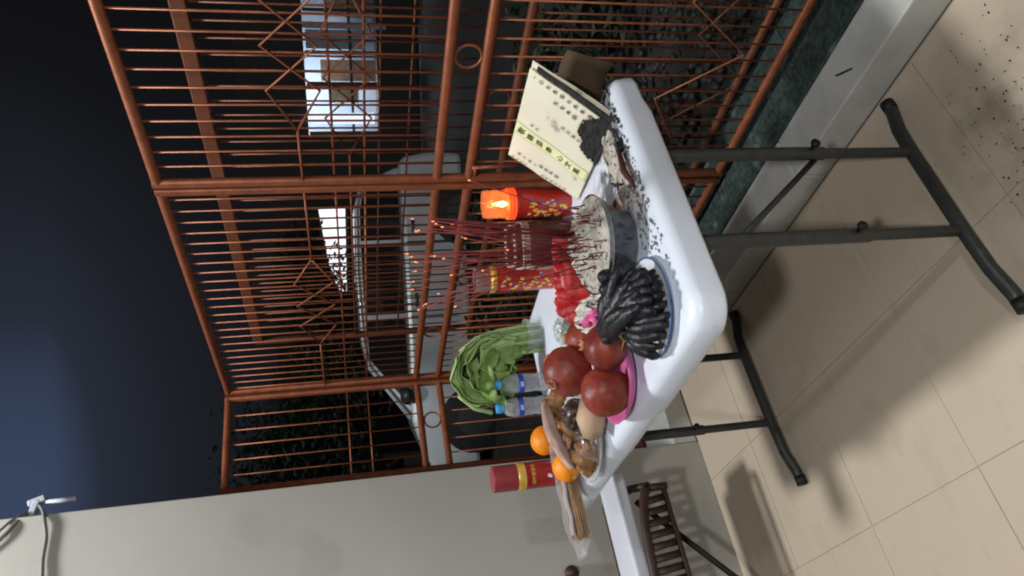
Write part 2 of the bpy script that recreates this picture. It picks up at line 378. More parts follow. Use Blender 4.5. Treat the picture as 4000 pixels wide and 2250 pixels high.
# latch on the gate post
t = thing('gate_latch', 'thin copper drop bolt hanging on the double gate post', 'latch', (1.555, 1.62, .93))
MB().tube([(1.556, 1.612, 1.00), (1.556, 1.606, .86)], .006, 8).build('rod', 'copper', t)
MB().tube([(1.556, 1.612, .99), (1.566, 1.66, .985)], .005, 8).build('handle', 'copper', t)

# ================================================================== FOLDING TABLE
TX0, TX1, TY0, TY1, TZ = .632, 1.338, 1.058, 2.20, .770
tb = thing('folding_table', 'white plastic folding table with grey metal legs holding the offerings', 'table', (.985, 1.63, 0))
def rrect(x0, x1, y0, y1, r, n=8):
    out = []
    for cx, cy, a0 in ((x1 - r, y1 - r, 0), (x0 + r, y1 - r, 90), (x0 + r, y0 + r, 180), (x1 - r, y0 + r, 270)):
        for k in range(n + 1):
            a = R(a0 + 90 * k / n); out.append((cx + r * math.cos(a), cy + r * math.sin(a)))
    # densify the long sides
    res = []
    for i, p in enumerate(out):
        q = out[(i + 1) % len(out)]; d = math.hypot(q[0] - p[0], q[1] - p[1]); res.append(p)
        m = int(d / .04)
        for k in range(1, m): res.append((p[0] + (q[0] - p[0]) * k / m, p[1] + (q[1] - p[1]) * k / m))
    return res
def sstep(a, b, x):
    t_ = max(0, min(1, (x - a) / (b - a))); return t_ * t_ * (3 - 2 * t_)
loops = []
for ins, z, r in ((.030, TZ, .05), (.020, TZ - .001, .055), (.011, TZ - .005, .06), (.004, TZ - .012, .062), (0, TZ - .022, .064), (-.003, TZ - .05, .066), (0, TZ - .056, .066), (.012, TZ - .056, .06), (.014, TZ - .03, .06)):
    loops.append([(x, y, z) for x, y in rrect(TX0 + ins, TX1 - ins, TY0 + ins, TY1 - ins, r)])
n = len(rrect(TX0, TX1, TY0, TY1, .06))
# same point count for each loop: resample by index from the outer one
base = rrect(TX0, TX1, TY0, TY1, .064); n = len(base); cx, cy = (TX0 + TX1) / 2, (TY0 + TY1) / 2
def inset(p, ins):
    hx, hy = (TX1 - TX0) / 2, (TY1 - TY0) / 2
    return (cx + (p[0] - cx) * (hx - ins) / hx, cy + (p[1] - cy) * (hy - ins) / hy)
vs = []; fs = []
prof = [(.034, 0), (.024, -.0007), (.014, -.004), (.006, -.011), (.001, -.021), (-.002, -.044), (-.0025, -.054), (.001, -.059), (.010, -.059), (.013, -.03)]
for ins, dz in prof:
    for p in base:
        q = inset(p, ins); k = 1.0
        if dz < -.03:
            k = 1 + .16 * (1 - sstep(1.44, 1.50, p[1])) - .10 * sstep(1.70, 1.76, p[1])
            if p[0] > 1.2: k = 1
        vs.append((q[0], q[1], TZ + dz * k))
for i in range(len(prof) - 1):
    for j in range(n): j2 = (j + 1) % n; fs.append((i * n + j, i * n + j2, (i + 1) * n + j2, (i + 1) * n + j))
fs.append(tuple(range(n))); fs.append(tuple((len(prof) - 1) * n + j for j in range(n - 1, -1, -1)))
MB().add(vs, fs).build('tabletop', 'plastic_white', tb, sharp=60)
for yy, xa, xb, sg in ((1.093, .833, 1.081, 1), (2.086, .823, 1.082, -1)):
    x0, x1 = xa - .205, xb + .165
    MB().tube([(x0, yy, .016), (x0 + .03, yy, .020), (x0 + .10, yy, .036), (xa, yy, .040), (xb, yy, .040), (x1 - .09, yy, .036), (x1 - .03, yy, .020), (x1, yy, .016)], .0165, 12).build('foot', 'leg_metal', tb)
    for xc in (x0 + .002, x1 - .002):
        MB().tube([(xc - .014, yy, .0175), (xc + .014, yy, .0175)], .0176, 12).build('foot_cap', 'black_rubber', tb)
    for k, xx in enumerate((xa, xb)):
        MB().tube([(xx, yy, .035), (xx, yy, .40)], .0128, 12).build('leg', 'leg_metal', tb, sharp=60)
        sl = MB().tube([(xx, yy, .288), (xx, yy, .735)], .0162, 12).build('leg_sleeve', 'leg_metal', tb, sharp=60)
        MB().tube([(xx, yy - .016, .325), (xx, yy - .034, .325)], .0055, 8).tube([(xx, yy - .030, .325), (xx, yy - .038, .325)], .011, 8).build('knob', 'black_rubber', sl)
    MB().tube([(xa + .004, yy + .012, .60), (xb - .004, yy + .012, .30)], .0072, 8).build('brace', 'leg_metal', tb)
    MB().tube([(xa, yy, .715), (xb, yy, .715)], .013, 10).build('cross_bar', 'leg_metal', tb)
    MB().tube([((xa + xb) / 2, yy, .712), ((xa + xb) / 2, yy + sg * .30, .718)], .010, 8).build('brace', 'leg_metal', tb)

# ================================================================== OFFERINGS
T = TZ
LEFT = Vector((-.817, .574, 0)).normalized()   # towards the wall
AWAY = Vector((.574, .817, 0)).normalized()

# --- censer with ash
CX, CY = .958, 1.248
ce = thing('incense_censer', 'grey metal incense bowl heaped with pale ash and sticks', 'incense bowl', (CX, CY, T))
MB().lathe([(.0, T + .001), (.070, T + .001), (.076, T + .008), (.080, T + .03), (.096, T + .050), (.108, T + .070), (.114, T + .080), (.115, T + .083), (.112, T + .083), (.106, T + .073), (.09, T + .05)], (CX, CY, 0), 48, closed=True).build('bowl', 'steel', ce, sharp=70)
am = MB()
def ashf(u, v):
    r = u * .111; q = v * 2 * math.pi; x, y = r * math.cos(q), r * math.sin(q)
    h = .044 * (1 - u * u) + (.012 * noise.fractal(Vector((x * 45, y * 45, 3)), 1, 2, 4) + .006 * noise.noise(Vector((x * 130, y * 130, 1)))) * (1 - u ** 8)
    return (CX + x, CY + y, T + .080 + h + .010 * (x * .5 + y * .6) / .106)
am.grid(ashf, 34, 110); am.build('ash_heap', 'ash', ce)
def ash_z(x, y):
    dx, dy = x - CX, y - CY; u = min(1, math.hypot(dx, dy) / .111)
    return T + .080 + .044 * (1 - u * u) + .012 * (dx * .5 + dy * .6) / .106
# --- tall incense sticks
tips = [(1.030, 1.105, 1.139), (1.022, 1.212, 1.252), (1.047, 1.287, 1.237), (.945, 1.158, 1.250), (1.066, 1.320, 1.129), (.945, 1.19, 1.15), (.93, 1.215, 1.272), (1.07, 1.41, 1.24), (.935, 1.25, 1.253),
        (1.06, 1.42, 1.227), (.935, 1.284, 1.251), (.996, 1.367, 1.218), (.992, 1.403, 1.244), (.92, 1.331, 1.257), (.970, 1.427, 1.186), (1.000, 1.512, 1.207), (.99, 1.522, 1.226), (.953, 1.246, 1.049), (.915, 1.266, 1.108), (.961, 1.267, 1.208)]
def stick(tip, bx, by, m='stick', ember=True, label='thin dark red incense stick burning in the ash bowl', ash=.0):
    bz = ash_z(bx, by) - .012; b = Vector((bx, by, bz)); tp = Vector(tip); d = (tp - b).normalized()
    t = thing('incense_stick', label, 'incense stick', b, 'burning incense sticks in the bowl')
    mid = (b + tp) / 2 + Vector((random.uniform(-.003, .003), random.uniform(-.003, .003), 0))
    MB().tube([b, mid, tp], .00125, 6).build('stick', m, t)
    if ember:
        MB().tube([tp - d * .001, tp + d * .0045], .0015, 6).build('ember', 'ember', t)
        if ash: MB().tube([tp + d * .0045, tp + d * .0045 + Vector((d.x, d.y, d.z * .4)) * ash], .0016, 6).build('ash_tip', 'stickash', t)
for i, tp in enumerate(tips):
    q = random.uniform(0, 6.28); r_ = random.uniform(.0, .075)
    bx = CX + .35 * (tp[0] - CX) + r_ * math.cos(q) * .6; by = CY + .35 * (tp[1] - CY) + r_ * math.sin(q) * .6
    if i == 0: bx, by = 1.0, 1.20
    if math.hypot(bx - CX, by - CY) > .09: bx, by = CX + (bx - CX) * .6, CY + (by - CY) * .6
    stick(tp, bx, by, ash=random.choice((0, .008, .014)), label='incense stick leaning far right towards the double gate post' if i == 0 else 'thin dark red incense stick burning in the ash bowl')
for k in range(12):   # the tight bundle in the middle
    a = k * 2.4; rr = .0028 * math.sqrt(k)
    tx = .965 + rr * math.cos(a) * 1.6; ty = 1.165 + rr * math.sin(a) * 1.6
    stick((tx, ty, 1.17 + .055 * random.random()), .985 + rr * math.cos(a), 1.245 + rr * math.sin(a), ember=(k % 4 == 0))
for k in range(7):
    a = random.uniform(0, 6.28); r_ = random.uniform(.01, .07); bx, by = CX + r_ * math.cos(a), CY + r_ * math.sin(a)
    side = random.uniform(-1, 1)
    tp = Vector((bx, by, 0)) + LEFT * (.03 + .13 * side) + Vector((0, 0, random.uniform(1.10, 1.24)))
    stick(tuple(tp), bx, by, ember=random.random() < .6)
# --- burnt stubs
for k in range(58):
    a = random.uniform(0, 6.28); r_ = .096 * math.sqrt(random.random()); bx, by = CX + r_ * math.cos(a), CY + r_ * math.sin(a)
    bz = ash_z(bx, by); h = random.uniform(.010, .045); d = Vector((random.uniform(-.3, .3), random.uniform(-.3, .3), 1)).normalized()
    o = MB().tube([(bx, by, bz - .012), Vector((bx, by, bz)) + d * h], .0015, 6).build('incense_stub', random.choice(('stick', 'stick', 'stick_dark')))
    tag(o, 'short burnt-down red incense stub standing in the ash', 'incense stub', 'burnt-down stubs in the ash')

# --- red candles
def candle(c, h, r, lit, label):
    x, y = c; t = thing('candle', label, 'candle', (x, y, T), 'red altar candles')
    hb = h * (.62 if lit else .80)
    bd = MB().lathe([(0, T), (r * .96, T), (r, T + .004), (r, T + hb - .01), (r * .97, T + hb)], (x, y, 0), 36).build('body', 'red_wax', t, sharp=50)
    MB().lathe([(r * 1.03, T + hb - .012), (r * 1.05, T + hb - .004), (r * 1.03, T + hb + .004), (r * .9, T + hb + .004)], (x, y, 0), 36, closed=True).build('rim', 'gold' if not lit else 'red_gloss', t)
    face = math.atan2(-y, -x)
    def wrap(cu, cz, pts, mname, nm, rad=.004):
        MB().tube([(x + (r + .0005) * math.cos(face + a), y + (r + .0005) * math.sin(face + a), z) for a, z in pts], rad, 6, flat=1).build(nm, mname, bd)
    # irregular gilt relief with blue specks
    rc = random.Random(int(x * 1000))
    def dab(a, z, sx_, sz_, mname, nm):
        p = Vector((x + r * math.cos(face + a), y + r * math.sin(face + a), z)); rt = frame((math.cos(face + a), math.sin(face + a), 0), (0, 0, 1))
        MB().blob(p, (sz_, sx_, .0016), 2, .45, 3, rc.random() * 50, rt).build(nm, mname, bd)
    for k in range(26):
        dab(-.55 + .40 * math.sin(k * .9) + rc.uniform(-.25, .25), T + .018 + (hb - .05) * k / 25, rc.uniform(.003, .006), rc.uniform(.004, .008), 'gold', 'gilt_relief')
    for k in range(7): dab(rc.uniform(-1.1, .3), T + .02 + (hb - .05) * rc.random(), .0035, .005, 'blue_print', 'blue_cloud')
    for k in range(4): dab(rc.uniform(-1.0, .4), T + .02 + (hb - .05) * rc.random(), .003, .005, 'tissue', 'pale_relief')
    g = MB(); gt = T + h
    if lit:
        g.lathe([(r * .92, T + hb + .004), (r * .97, T + hb + .02), (r * .97, gt - .01), (r * .93, gt), (r * .86, gt), (r * .90, gt - .012), (r * .90, T + hb + .02)], (x, y, 0), 36, closed=True); g.build('glass_cup', 'candle_glass', t)
        for dz in (.008, .017, .025):
            MB().tube([(x + (r + .001) * math.cos(k * math.pi / 16), y + (r + .001) * math.sin(k * math.pi / 16), T + hb + dz) for k in range(33)], .0032, 8, False).build('ribbed_ring', 'glow_wax', t)
        MB().lathe([(0, T + hb + .004), (r * .86, T + hb + .004), (r * .86, T + hb + .024), (0, T + hb + .026)], (x, y, 0), 28).build('wax_pool', 'glow_wax', t)
        MB().lathe([(0, T + hb + .024), (.006, T + hb + .030), (.0085, T + hb + .038), (.006, T + hb + .050), (.0015, T + hb + .066), (0, T + hb + .07)], (x, y, 0), 14).build('flame', 'flame', t)
        l = lamp('candle_flame_light', (x, y, T + hb + .05), .34, .012, (1, .38, .08)); l.parent = t; l.matrix_parent_inverse = Matrix.Translation(-t.location)
    else:
        g.lathe([(r * .90, T + hb + .003), (r * .90, gt - .004), (r * .86, gt), (r * .80, gt), (r * .84, gt - .01), (r * .84, T + hb + .01)], (x, y, 0), 36, closed=True); g.build('glass_cup', 'candle_glass_grey', t)
    return t
candle((1.318, 1.512), .245, .041, True, 'lit red candle with glowing amber glass top beside the folded paper')
candle((1.262, 1.792), .245, .041, False, 'unlit red candle with gilt scrolls left of the brown clay jar')
# --- brown square clay jar
jx, jy = 1.235, 1.60
t = thing('clay_jar', 'dark brown square clay jar with pale trim behind the incense bowl', 'jar', (jx, jy, T))
a_ = math.atan2(AWAY.y, AWAY.x); Rz = rotz(a_)
def sq(hw, z, n=24, p=5):
    out = []
    for k in range(n):
        q = 2 * math.pi * k / n; c_, s_ = math.cos(q), math.sin(q); rr = hw / ((abs(c_) ** p + abs(s_) ** p) ** (1 / p))
        out.append(Vector((jx, jy, z)) + Rz @ Vector((rr * c_, rr * s_, 0)))
    return out
def sqstack(lv, name, m, par):
    vs = []; fs = []; n = 24
    for hw, z in lv: vs += sq(hw, z, n)
    for i in range(len(lv) - 1):
        for j in range(n): fs.append((i * n + j, i * n + (j + 1) % n, (i + 1) * n + (j + 1) % n, (i + 1) * n + j))
    fs.append(tuple(range(n - 1, -1, -1)))
    return MB().add(vs, fs).build(name, m, par, sharp=50)
sqstack([(.058, T), (.066, T + .01), (.070, T + .06), (.068, T + .11), (.064, T + .13), (.060, T + .14), (.060, T + .165), (.052, T + .165), (.050, T + .10)], 'body', 'clay', t)
for k in range(26):
    p = sq(.0585, T + .167, 26)[k] if False else None
ring_pts = sq(.057, T + .168, 24)
for k in range(24): 
    MB().blob(ring_pts[k], .0058, 1, 0, 1).build('rim_bead', 'clay_trim', t)
sqstack([(.0655, T + .126), (.0675, T + .128), (.0665, T + .146), (.0615, T + .148)], 'band', 'clay_trim', t)
sd = sq(.070, T, 24)
pl = Vector((jx, jy, 0)) + Rz @ Vector((-.066, .064, 0))
MB().tube([(pl.x, pl.y, T + .01), (pl.x, pl.y, T + .07), (pl.x, pl.y, T + .14)], [.005, .0055, .005], 8).build('edge_trim', 'clay_trim', t)
for k in range(7):
    p0 = Vector((jx, jy, 0)) + Rz @ Vector((-.0695, .045 - .008 * k, 0))
    MB().blob((p0.x, p0.y, T + .05 + .012 * math.sin(k * 2)), (.005, .005, .007), 1, .3, 3, k).build('relief', 'clay_trim' if k % 3 == 0 else 'clay', t)
# --- red scaled lotus stand
lx, ly = 1.078, 1.535
t = thing('lotus_stand', 'glossy red lotus stand of overlapping petals behind the ash', 'candle stand', (lx, ly, T))
for row, (zz, nn, hw, pr) in enumerate(((.016, 11, .108, .026), (.040, 11, .104, .026), (.064, 9, .092, .025))):
    for k in range(nn):
        s_ = -hw + 2 * hw * k / (nn - 1) + (.008 if row % 2 else 0)
        p = Vector((lx, ly, T + zz + .003 * math.sin(k * 3))) + LEFT * s_ - AWAY * (.026 + .004 * math.sin(k * 2 + row) - row * .008)
        rot = frame(-AWAY + Vector((0, 0, .35)) + LEFT * random.uniform(-.35, .35), LEFT)
        MB().blob(p, (.020, pr * 1.1, .0045), 2, .16, 2, k + row * 9, rot).build('petal', 'red_gloss', t)
MB().blob((lx, ly, T + .038), (.085, .03, .038), 2, .05, 2, 3, rotz(math.atan2(LEFT.y, LEFT.x))).build('core', 'red_gloss', t)
# --- crumpled tissue flower
fx, fy = .882, 1.438
t = thing('paper_flower', 'crumpled white and pink paper flower between ash bowl and fruit', 'paper flower', (fx, fy, T))
def petal_sheet(c, d, L, W, m, sd, par):
    d = Vector(d).normalized(); side = d.cross(Vector((0, 0, 1))).normalized()
    if side.length < .1: side = Vector((1, 0, 0))
    nrm = side.cross(d)
    def fn(u, v):
        wv = (v - .5) * W * math.sin(math.pi * min(1, u * .75 + .18))
        k = noise.noise(Vector((u * 4 + sd, v * 4, sd))) * .016 + .010 * math.sin(v * 14 + sd) * u
        return Vector(c) + d * (u * L) + side * wv + nrm * (k + .6 * u * u * L * .5) + Vector((0, 0, .0))
    MB().grid(fn, 8, 8).build('petal', m, par, solid=.0012)
for k in range(15):
    a = k * 2.4; el = .15 + .85 * (k / 15)
    dd = Vector((math.cos(a) * math.cos(el), math.sin(a) * math.cos(el), math.sin(el)))
    petal_sheet((fx, fy, T + .012 + .02 * k / 15), dd, .062, .062, 'tissue_pink' if k in (7, 12) else 'tissue', k * 1.7, t)
MB().blob((fx, fy, T + .022), (.04, .04, .021), 3, .35, 4, 2).build('core', 'tissue', t)

# --- enamel plate with black bananas
px, py = .756, 1.212
t = thing('enamel_plate', 'white enamel plate with blue rim under the black bananas', 'plate', (px, py, T))
MB().lathe([(0, T + .002), (.068, T + .002), (.080, T + .006), (.104, T + .014), (.1065, T + .017), (.103, T + .0175), (.080, T + .0105), (.066, T + .006), (0, T + .006)], (px, py, 0), 56).build('dish', 'enamel', t)
MB().tube([(px + .1065 * math.cos(k * math.pi / 28), py + .1065 * math.sin(k * math.pi / 28), T + .0172) for k in range(57)], .0019, 8, False).build('rim', 'enamel_rim', t)
bn = thing('banana_bunch', 'overripe blackened banana bunch heaped on the enamel plate', 'bananas', (px, py, T + .01))
VIEW = -AWAY
hub = Vector((px, py, 0)) + AWAY * .022 + LEFT * .035 + Vector((0, 0, T + .095))
idx = 0
rb = random.Random(5)
def finger(c0, mid, c1, rr):
    pts = [c0 * (1 - u) ** 2 + mid * 2 * u * (1 - u) + c1 * u * u for u in [q / 8 for q in range(9)]]
    b_ = MB().tube(pts, [rr * x for x in (.62, .80, .95, 1.0, 1.02, 1.0, .92, .74, .36)], 10)
    sd = rb.random() * 9
    b_.v = [tuple(Vector(v) + Vector((noise.noise(Vector(v) * 40 + Vector((sd, 0, 0))), noise.noise(Vector(v) * 40 + Vector((7, sd, 0))), noise.noise(Vector(v) * 40 + Vector((0, 7, sd))))) * .0050) for v in b_.v]
    b_.build('banana', 'black_peel', bn)
PC = Vector((px, py, 0))
HUB = Vector((.722, 1.236, T + .072))
def sh_(x, y, z, k=.90): return Vector((px + (x - px) * k, py + (y - py) * k, z))
for k, (x, y) in enumerate(((.638, 1.225), (.640, 1.190), (.650, 1.162), (.666, 1.140), (.684, 1.126), (.707, 1.115), (.732, 1.111), (.758, 1.112), (.782, 1.118), (.806, 1.128))):
    e_ = sh_(x, y, T + .020 + rb.uniform(-.004, .006)); c0 = HUB + (e_ - HUB) * .06 + LEFT * rb.uniform(-.01, .01)
    finger(c0, (c0 + e_) / 2 + (e_ - PC - Vector((0, 0, T))).normalized() * .010 + Vector((0, 0, .026)), e_, rb.uniform(.0120, .0155))
for k, (x, y) in enumerate(((.806, 1.118), (.790, 1.100), (.762, 1.096), (.735, 1.098), (.708, 1.104), (.690, 1.118))):
    e_ = sh_(x, y, T + .052 + rb.uniform(-.008, .008), .92); c0 = HUB + Vector((0, 0, .012)) + AWAY * .02 - LEFT * (.02 + .008 * k)
    finger(c0, (c0 + e_) / 2 + Vector((0, 0, .026)), e_, rb.uniform(.0150, .0185))
for k, (x, y) in enumerate(((.806, 1.120), (.808, 1.160), (.772, 1.125), (.735, 1.112), (.705, 1.118), (.793, 1.192), (.757, 1.165), (.720, 1.150), (.765, 1.225), (.735, 1.190))):
    e_ = sh_(x, y, T + .094 + rb.uniform(-.012, .012), .95); c0 = HUB + AWAY * (.012 + .005 * k) + LEFT * .01 + Vector((0, 0, .010 + .002 * k))
    e_.z -= .008
    finger(c0, (c0 + e_) / 2 + Vector((0, 0, .022)) + AWAY * .012, e_, rb.uniform(.0145, .0180))
for k in range(6):
    c0 = PC + LEFT * (-.07 + .026 * k) + AWAY * .045 + Vector((0, 0, T + .09)); finger(c0, c0 + AWAY * .03 + Vector((0, 0, .004)), c0 + AWAY * .045 - Vector((0, 0, .05)), .017)
MB().blob((px, py, T + .045), (.075, .07, .04), 3, .12, 4, 5).build('banana_core', 'black_peel', bn)
for k in range(9):
    c0 = HUB + Vector((0, 0, .004 + random.uniform(-.012, .016))) + LEFT * random.uniform(-.02, .03) - AWAY * random.uniform(.012, .030)
    d = Vector((random.uniform(-1, 1), random.uniform(-1, 1), random.uniform(-.3, .6))).normalized()
    MB().tube([c0, c0 + d * .010, c0 + d * .022 + Vector((0, 0, .004))], [.0022, .0018, .001], 6).build('dry_stalk', 'stem_green', bn)

# --- pink dish with pomegranates
qx, qy = .742, 1.468
t = thing('pink_dish', 'shallow pink plastic dish under the dark red pomegranates', 'dish', (qx, qy, T))
MB().lathe([(0, T + .002), (.070, T + .002), (.090, T + .008), (.112, T + .024), (.118, T + .034), (.1155, T + .035), (.108, T + .025), (.088, T + .012), (.068, T + .007), (0, T + .007)], (qx, qy, 0), 48, wob=.03).build('bowl', 'pink', t)
def pomegranate(c, r, tilt, label, sd):
    c = Vector(c); t = thing('pomegranate', label, 'pomegranate', c, 'dark red pomegranates')
    rot = frame(tilt)
    prof = []
    MB().blob(c, (r, r, r * .95), 4, .045, 1.9, sd, rot).build('fruit', 'pom', t)
    top = c + rot @ Vector((0, 0, r * .93))
    cr_ = MB(); vs = []; nn = 12
    for k in range(nn):
        a = 2 * math.pi * k / nn; h = .010 if k % 2 == 0 else .003
        vs += [top + rot @ Vector((.010 * math.cos(a), .010 * math.sin(a), -.003)), top + rot @ Vector((.012 * math.cos(a), .012 * math.sin(a), h))]
    cr_.add(vs, [(2 * k, 2 * ((k + 1) % nn), 2 * ((k + 1) % nn) + 1, 2 * k + 1) for k in range(nn)]); cr_.build('crown', 'pom_crown', t, solid=.0015)
pomegranate((.754, 1.355, T + .074), .0530, (.2, .1, 1), 'dark red pomegranate touching the black bananas', 1)
pomegranate((.788, 1.528, T + .116), .0620, (-.55, -.15, .75), 'dark red pomegranate with its crown showing, topmost of the pile', 2)
pomegranate((.681, 1.432, T + .071), .0575, (.5, .8, -.3), 'dark red pomegranate at the table edge in the pink dish', 3)
pomegranate((.858, 1.492, T + .067), .046, (.2, .3, 1), 'smaller red pomegranate half hidden at the back of the pile', 4)
# --- plastic bag with greens
t = thing('plastic_bag', 'crumpled clear plastic bag with something dark green inside', 'bag', (.985, 1.655, T))
MB().blob((.985, 1.66, T + .042), (.045, .05, .04), 4, .40, 3.2, 8, ridge=1.2).build('bag_film', 'bag', t)
MB().blob((.985, 1.66, T + .034), (.028, .034, .026), 3, .3, 3, 9).build('contents', 'bag_green', t)
t = thing('plastic_box', 'small clear plastic box wedged behind the pomegranates', 'plastic box', (.93, 1.65, T))
MB().box((.928, 1.640, T + .045), (.05, .035, .06), frame((.4, .2, .9))).build('shell', 'sleeve', t, False, bevel=.004)
MB().box((.928, 1.640, T + .037), (.036, .022, .036), frame((.4, .2, .9))).build('contents', 'stick', t, False, bevel=.004)

# --- leafy greens
vx, vy = 1.195, 2.045
t = thing('leafy_greens', 'bunch of leafy greens on stout stalks bending over the bottles', 'vegetable', (vx, vy, T))
def path(s0, dz=0, k=1.0, ext=1.0, aw=0):
    base = [(0, 0), (.004, .07), (.012, .15), (.030, .225), (.070, .285), (.125, .305), (.175, .285), (.205, .235), (.215, .18)]
    return [Vector((vx, vy, T + dz)) + LEFT * (s0 + a * k) + AWAY * aw * (1 - .5 * i / 8) + Vector((0, 0, b * ext)) for i, (a, b) in enumerate(base)]
for k in range(9):
    s0 = -.040 + .0105 * k; aw = .018 * math.sin(k * 2.1)
    p = path(s0, 0, 1 - k * .06, .98 - .035 * k, aw)
    MB().tube(p[:5], [.0105, .0095, .0085, .0065, .004], 8, flat=.7).build('stalk', 'leaf_stalk', t)
def leaf(P0, i0, W, m, sd, curl=1.0, tipext=0):
    pts = P0[i0:]
    K = len(pts) - 1
    def fn(u, v):
        x = u * K; i = min(int(x), K - 1); fr_ = x - i; c = pts[i].lerp(pts[i + 1], fr_)
        tg = (pts[i + 1] - pts[i]).normalized(); out = tg.cross(AWAY).normalized()
        wv = (v - .5) * 2; wd = W * (math.sin(math.pi * min(.97, .12 + .80 * u)) ** .7)
        k = noise.noise(Vector((u * 5 + sd, v * 4, sd * 2))) * .018 + .009 * math.sin(u * 26 + sd) * abs(wv)
        
        wdir = (AWAY * math.cos(curl) + out * math.sin(curl)).normalized(); ndir = wdir.cross(tg).normalized()
        return c + wdir * (wv * wd) + ndir * (k - .35 * wv * wv * wd) - AWAY * .004 * sd
    MB().grid(fn, 18, 8).build('leaf', m, t, solid=.0012)
for k, (s0, kk, ex, i0, W, m, cu) in enumerate(((-.030, 1.12, .98, 2, .040, 'leaf_light', .75), (-.020, .98, .92, 2, .046, 'leaf_light', 1.0), (-.012, .86, .86, 2, .050, 'leaf', .6), (-.006, .70, .78, 2, .048, 'leaf_light', 1.1), (.0, .56, .70, 2, .050, 'leaf', .8),
                                                (.004, .40, .64, 2, .045, 'leaf_light', 1.2), (.010, .80, .60, 2, .060, 'leaf', -.9), (.014, .45, .55, 1, .050, 'leaf', -1.2), (.0, 1.0, .74, 3, .052, 'leaf', -.5))):
    leaf(path(s0, 0, kk, ex, .012 * math.sin(k * 2)), i0, W, m, k, cu)
P = path(-.03, 0, 1.16, 1.02, -.02)
tip0 = P[6]
MB().tube([tip0, P[7] + LEFT * .01, P[8] + LEFT * .018], [.012, .016, .018], 9, False, flat=.45).build('leaf', 'leaf_light', t, solid=.001)
MB().tube([P[4] + AWAY * .0, P[5] - Vector((0, 0, .012)), P[6] - Vector((0, 0, .02)), P[7] - LEFT * .01], [.010, .012, .010, .004], 8, flat=.5).build('leaf_rib', 'leaf_light', t)
cu = thing('plastic_cup', 'low clear plastic cup holding the cut stalk ends of the greens', 'cup', (vx, vy, T))
MB().lathe([(0, T + .0015), (.048, T + .0015), (.056, T + .055), (.0545, T + .055), (.0465, T + .004), (0, T + .004)], (vx + .005, vy - .005, 0), 32).build('shell', 'sleeve', cu)

# --- water bottles
def bottle(c, h, label, tilt=0):
    x, y = c; t = thing('water_bottle', label, 'bottle', (x, y, T), 'small water bottles'); r = .031
    MB().lathe([(0, T + .004), (.024, T + .001), (.029, T + .006), (r, T + .02), (r * .90, T + .045), (r * .97, T + .060), (r * .93, T + .066), (r, T + .075), (r, T + .105), (r * .98, T + .118), (r * .80, T + .137), (r * .52, T + h - .028), (.0125, T + h - .022), (.0125, T + h - .002)], (x, y, 0), 32).build('shell', 'water_plastic', t)
    MB().lathe([(r + .0006, T + .083), (r + .0008, T + .084), (r + .0008, T + .100), (r + .0006, T + .101)], (x, y, 0), 32, closed=True).build('label_band', 'label_blue', t)
    fa = math.atan2(-y, -x)
    MB().grid(lambda u, v: (x + (r + .0014) * math.cos(fa - .35 + .5 * u), y + (r + .0014) * math.sin(fa - .35 + .5 * u), T + .086 + .011 * v), 6, 1).build('label_patch', 'label_light', t)
    MB().lathe([(0, T + h + .001), (.0145, T + h), (.0155, T + h - .003), (.0155, T + h - .021), (.0145, T + h - .023)], (x, y, 0), 28).build('cap', 'cap_blue', t, sharp=50)
bottle((1.050, 2.090), .180, 'small clear water bottle with blue cap below the drooping leaves')
bottle((.995, 2.150), .172, 'small clear water bottle with blue cap nearer the oranges')

# --- glass plate with dried roots and oranges
gx, gy = .722, 1.775
t = thing('glass_plate', 'clear glass plate at the table edge under the dried roots', 'plate', (gx, gy, T))
MB().lathe([(0, T + .002), (.07, T + .002), (.105, T + .014), (.126, T + .026), (.124, T + .029), (.103, T + .019), (.068, T + .007), (0, T + .007)], (gx, gy, 0), 48).build('dish', 'dish_glass', t)
o = MB().tube([(.735, 1.60, T + .048), (.705, 1.635, T + .050), (.675, 1.665, T + .044)], [.030, .037, .026], 16).build('pale_root', 'root_pale'); tag(o, 'pale peeled root lying beside the front pomegranate', 'root')
o = MB().blob((.745, 1.69, T + .068), (.040, .05, .036), 4, .35, 2.5, 3, ridge=.8).build('dark_mushroom', 'root_dark'); tag(o, 'dark wrinkled dried mushroom behind the pale root', 'mushroom')
o = MB().blob((.700, 1.715, T + .055), (.022, .034, .024), 3, .3, 3, 6, ridge=.8).build('dark_mushroom', 'root_dark'); tag(o, 'small dark dried mushroom in front of the pale strip', 'mushroom')
def root(pts, rs, label, m='root', name='ginger_root'):
    P_ = [Vector(p) for p in pts]; fine = []; fr_ = []
    for i in range(len(P_) - 1):
        for k in range(6): fine.append(P_[i].lerp(P_[i + 1], k / 6)); fr_.append((rs[i] + (rs[i + 1] - rs[i]) * k / 6) * (1 + .16 * math.sin((i * 6 + k) * 1.25)))
    fine.append(P_[-1]); fr_.append(rs[-1])
    t = MB().tube(fine, fr_, 20)
    t.v = [tuple(Vector(v) + Vector((noise.noise(Vector(v) * 60), noise.noise(Vector(v) * 60 + Vector((9, 0, 0))), noise.noise(Vector(v) * 60 + Vector((0, 9, 0))))) * .010 + Vector((noise.noise(Vector(v) * 170), noise.noise(Vector(v) * 170 + Vector((5, 0, 0))), noise.noise(Vector(v) * 170 + Vector((0, 5, 0))))) * .004) for v in t.v]
    return tag(t.build(name, m), label, 'root')
root([(.70, 1.70, T + .035), (.675, 1.735, T + .045), (.655, 1.77, T + .042), (.648, 1.80, T + .034), (.638, 1.825, T + .024), (.631, 1.838, T + .012)], [.014, .026, .028, .022, .012, .004], 'brown knobbly root whose tip hangs towards the table edge')
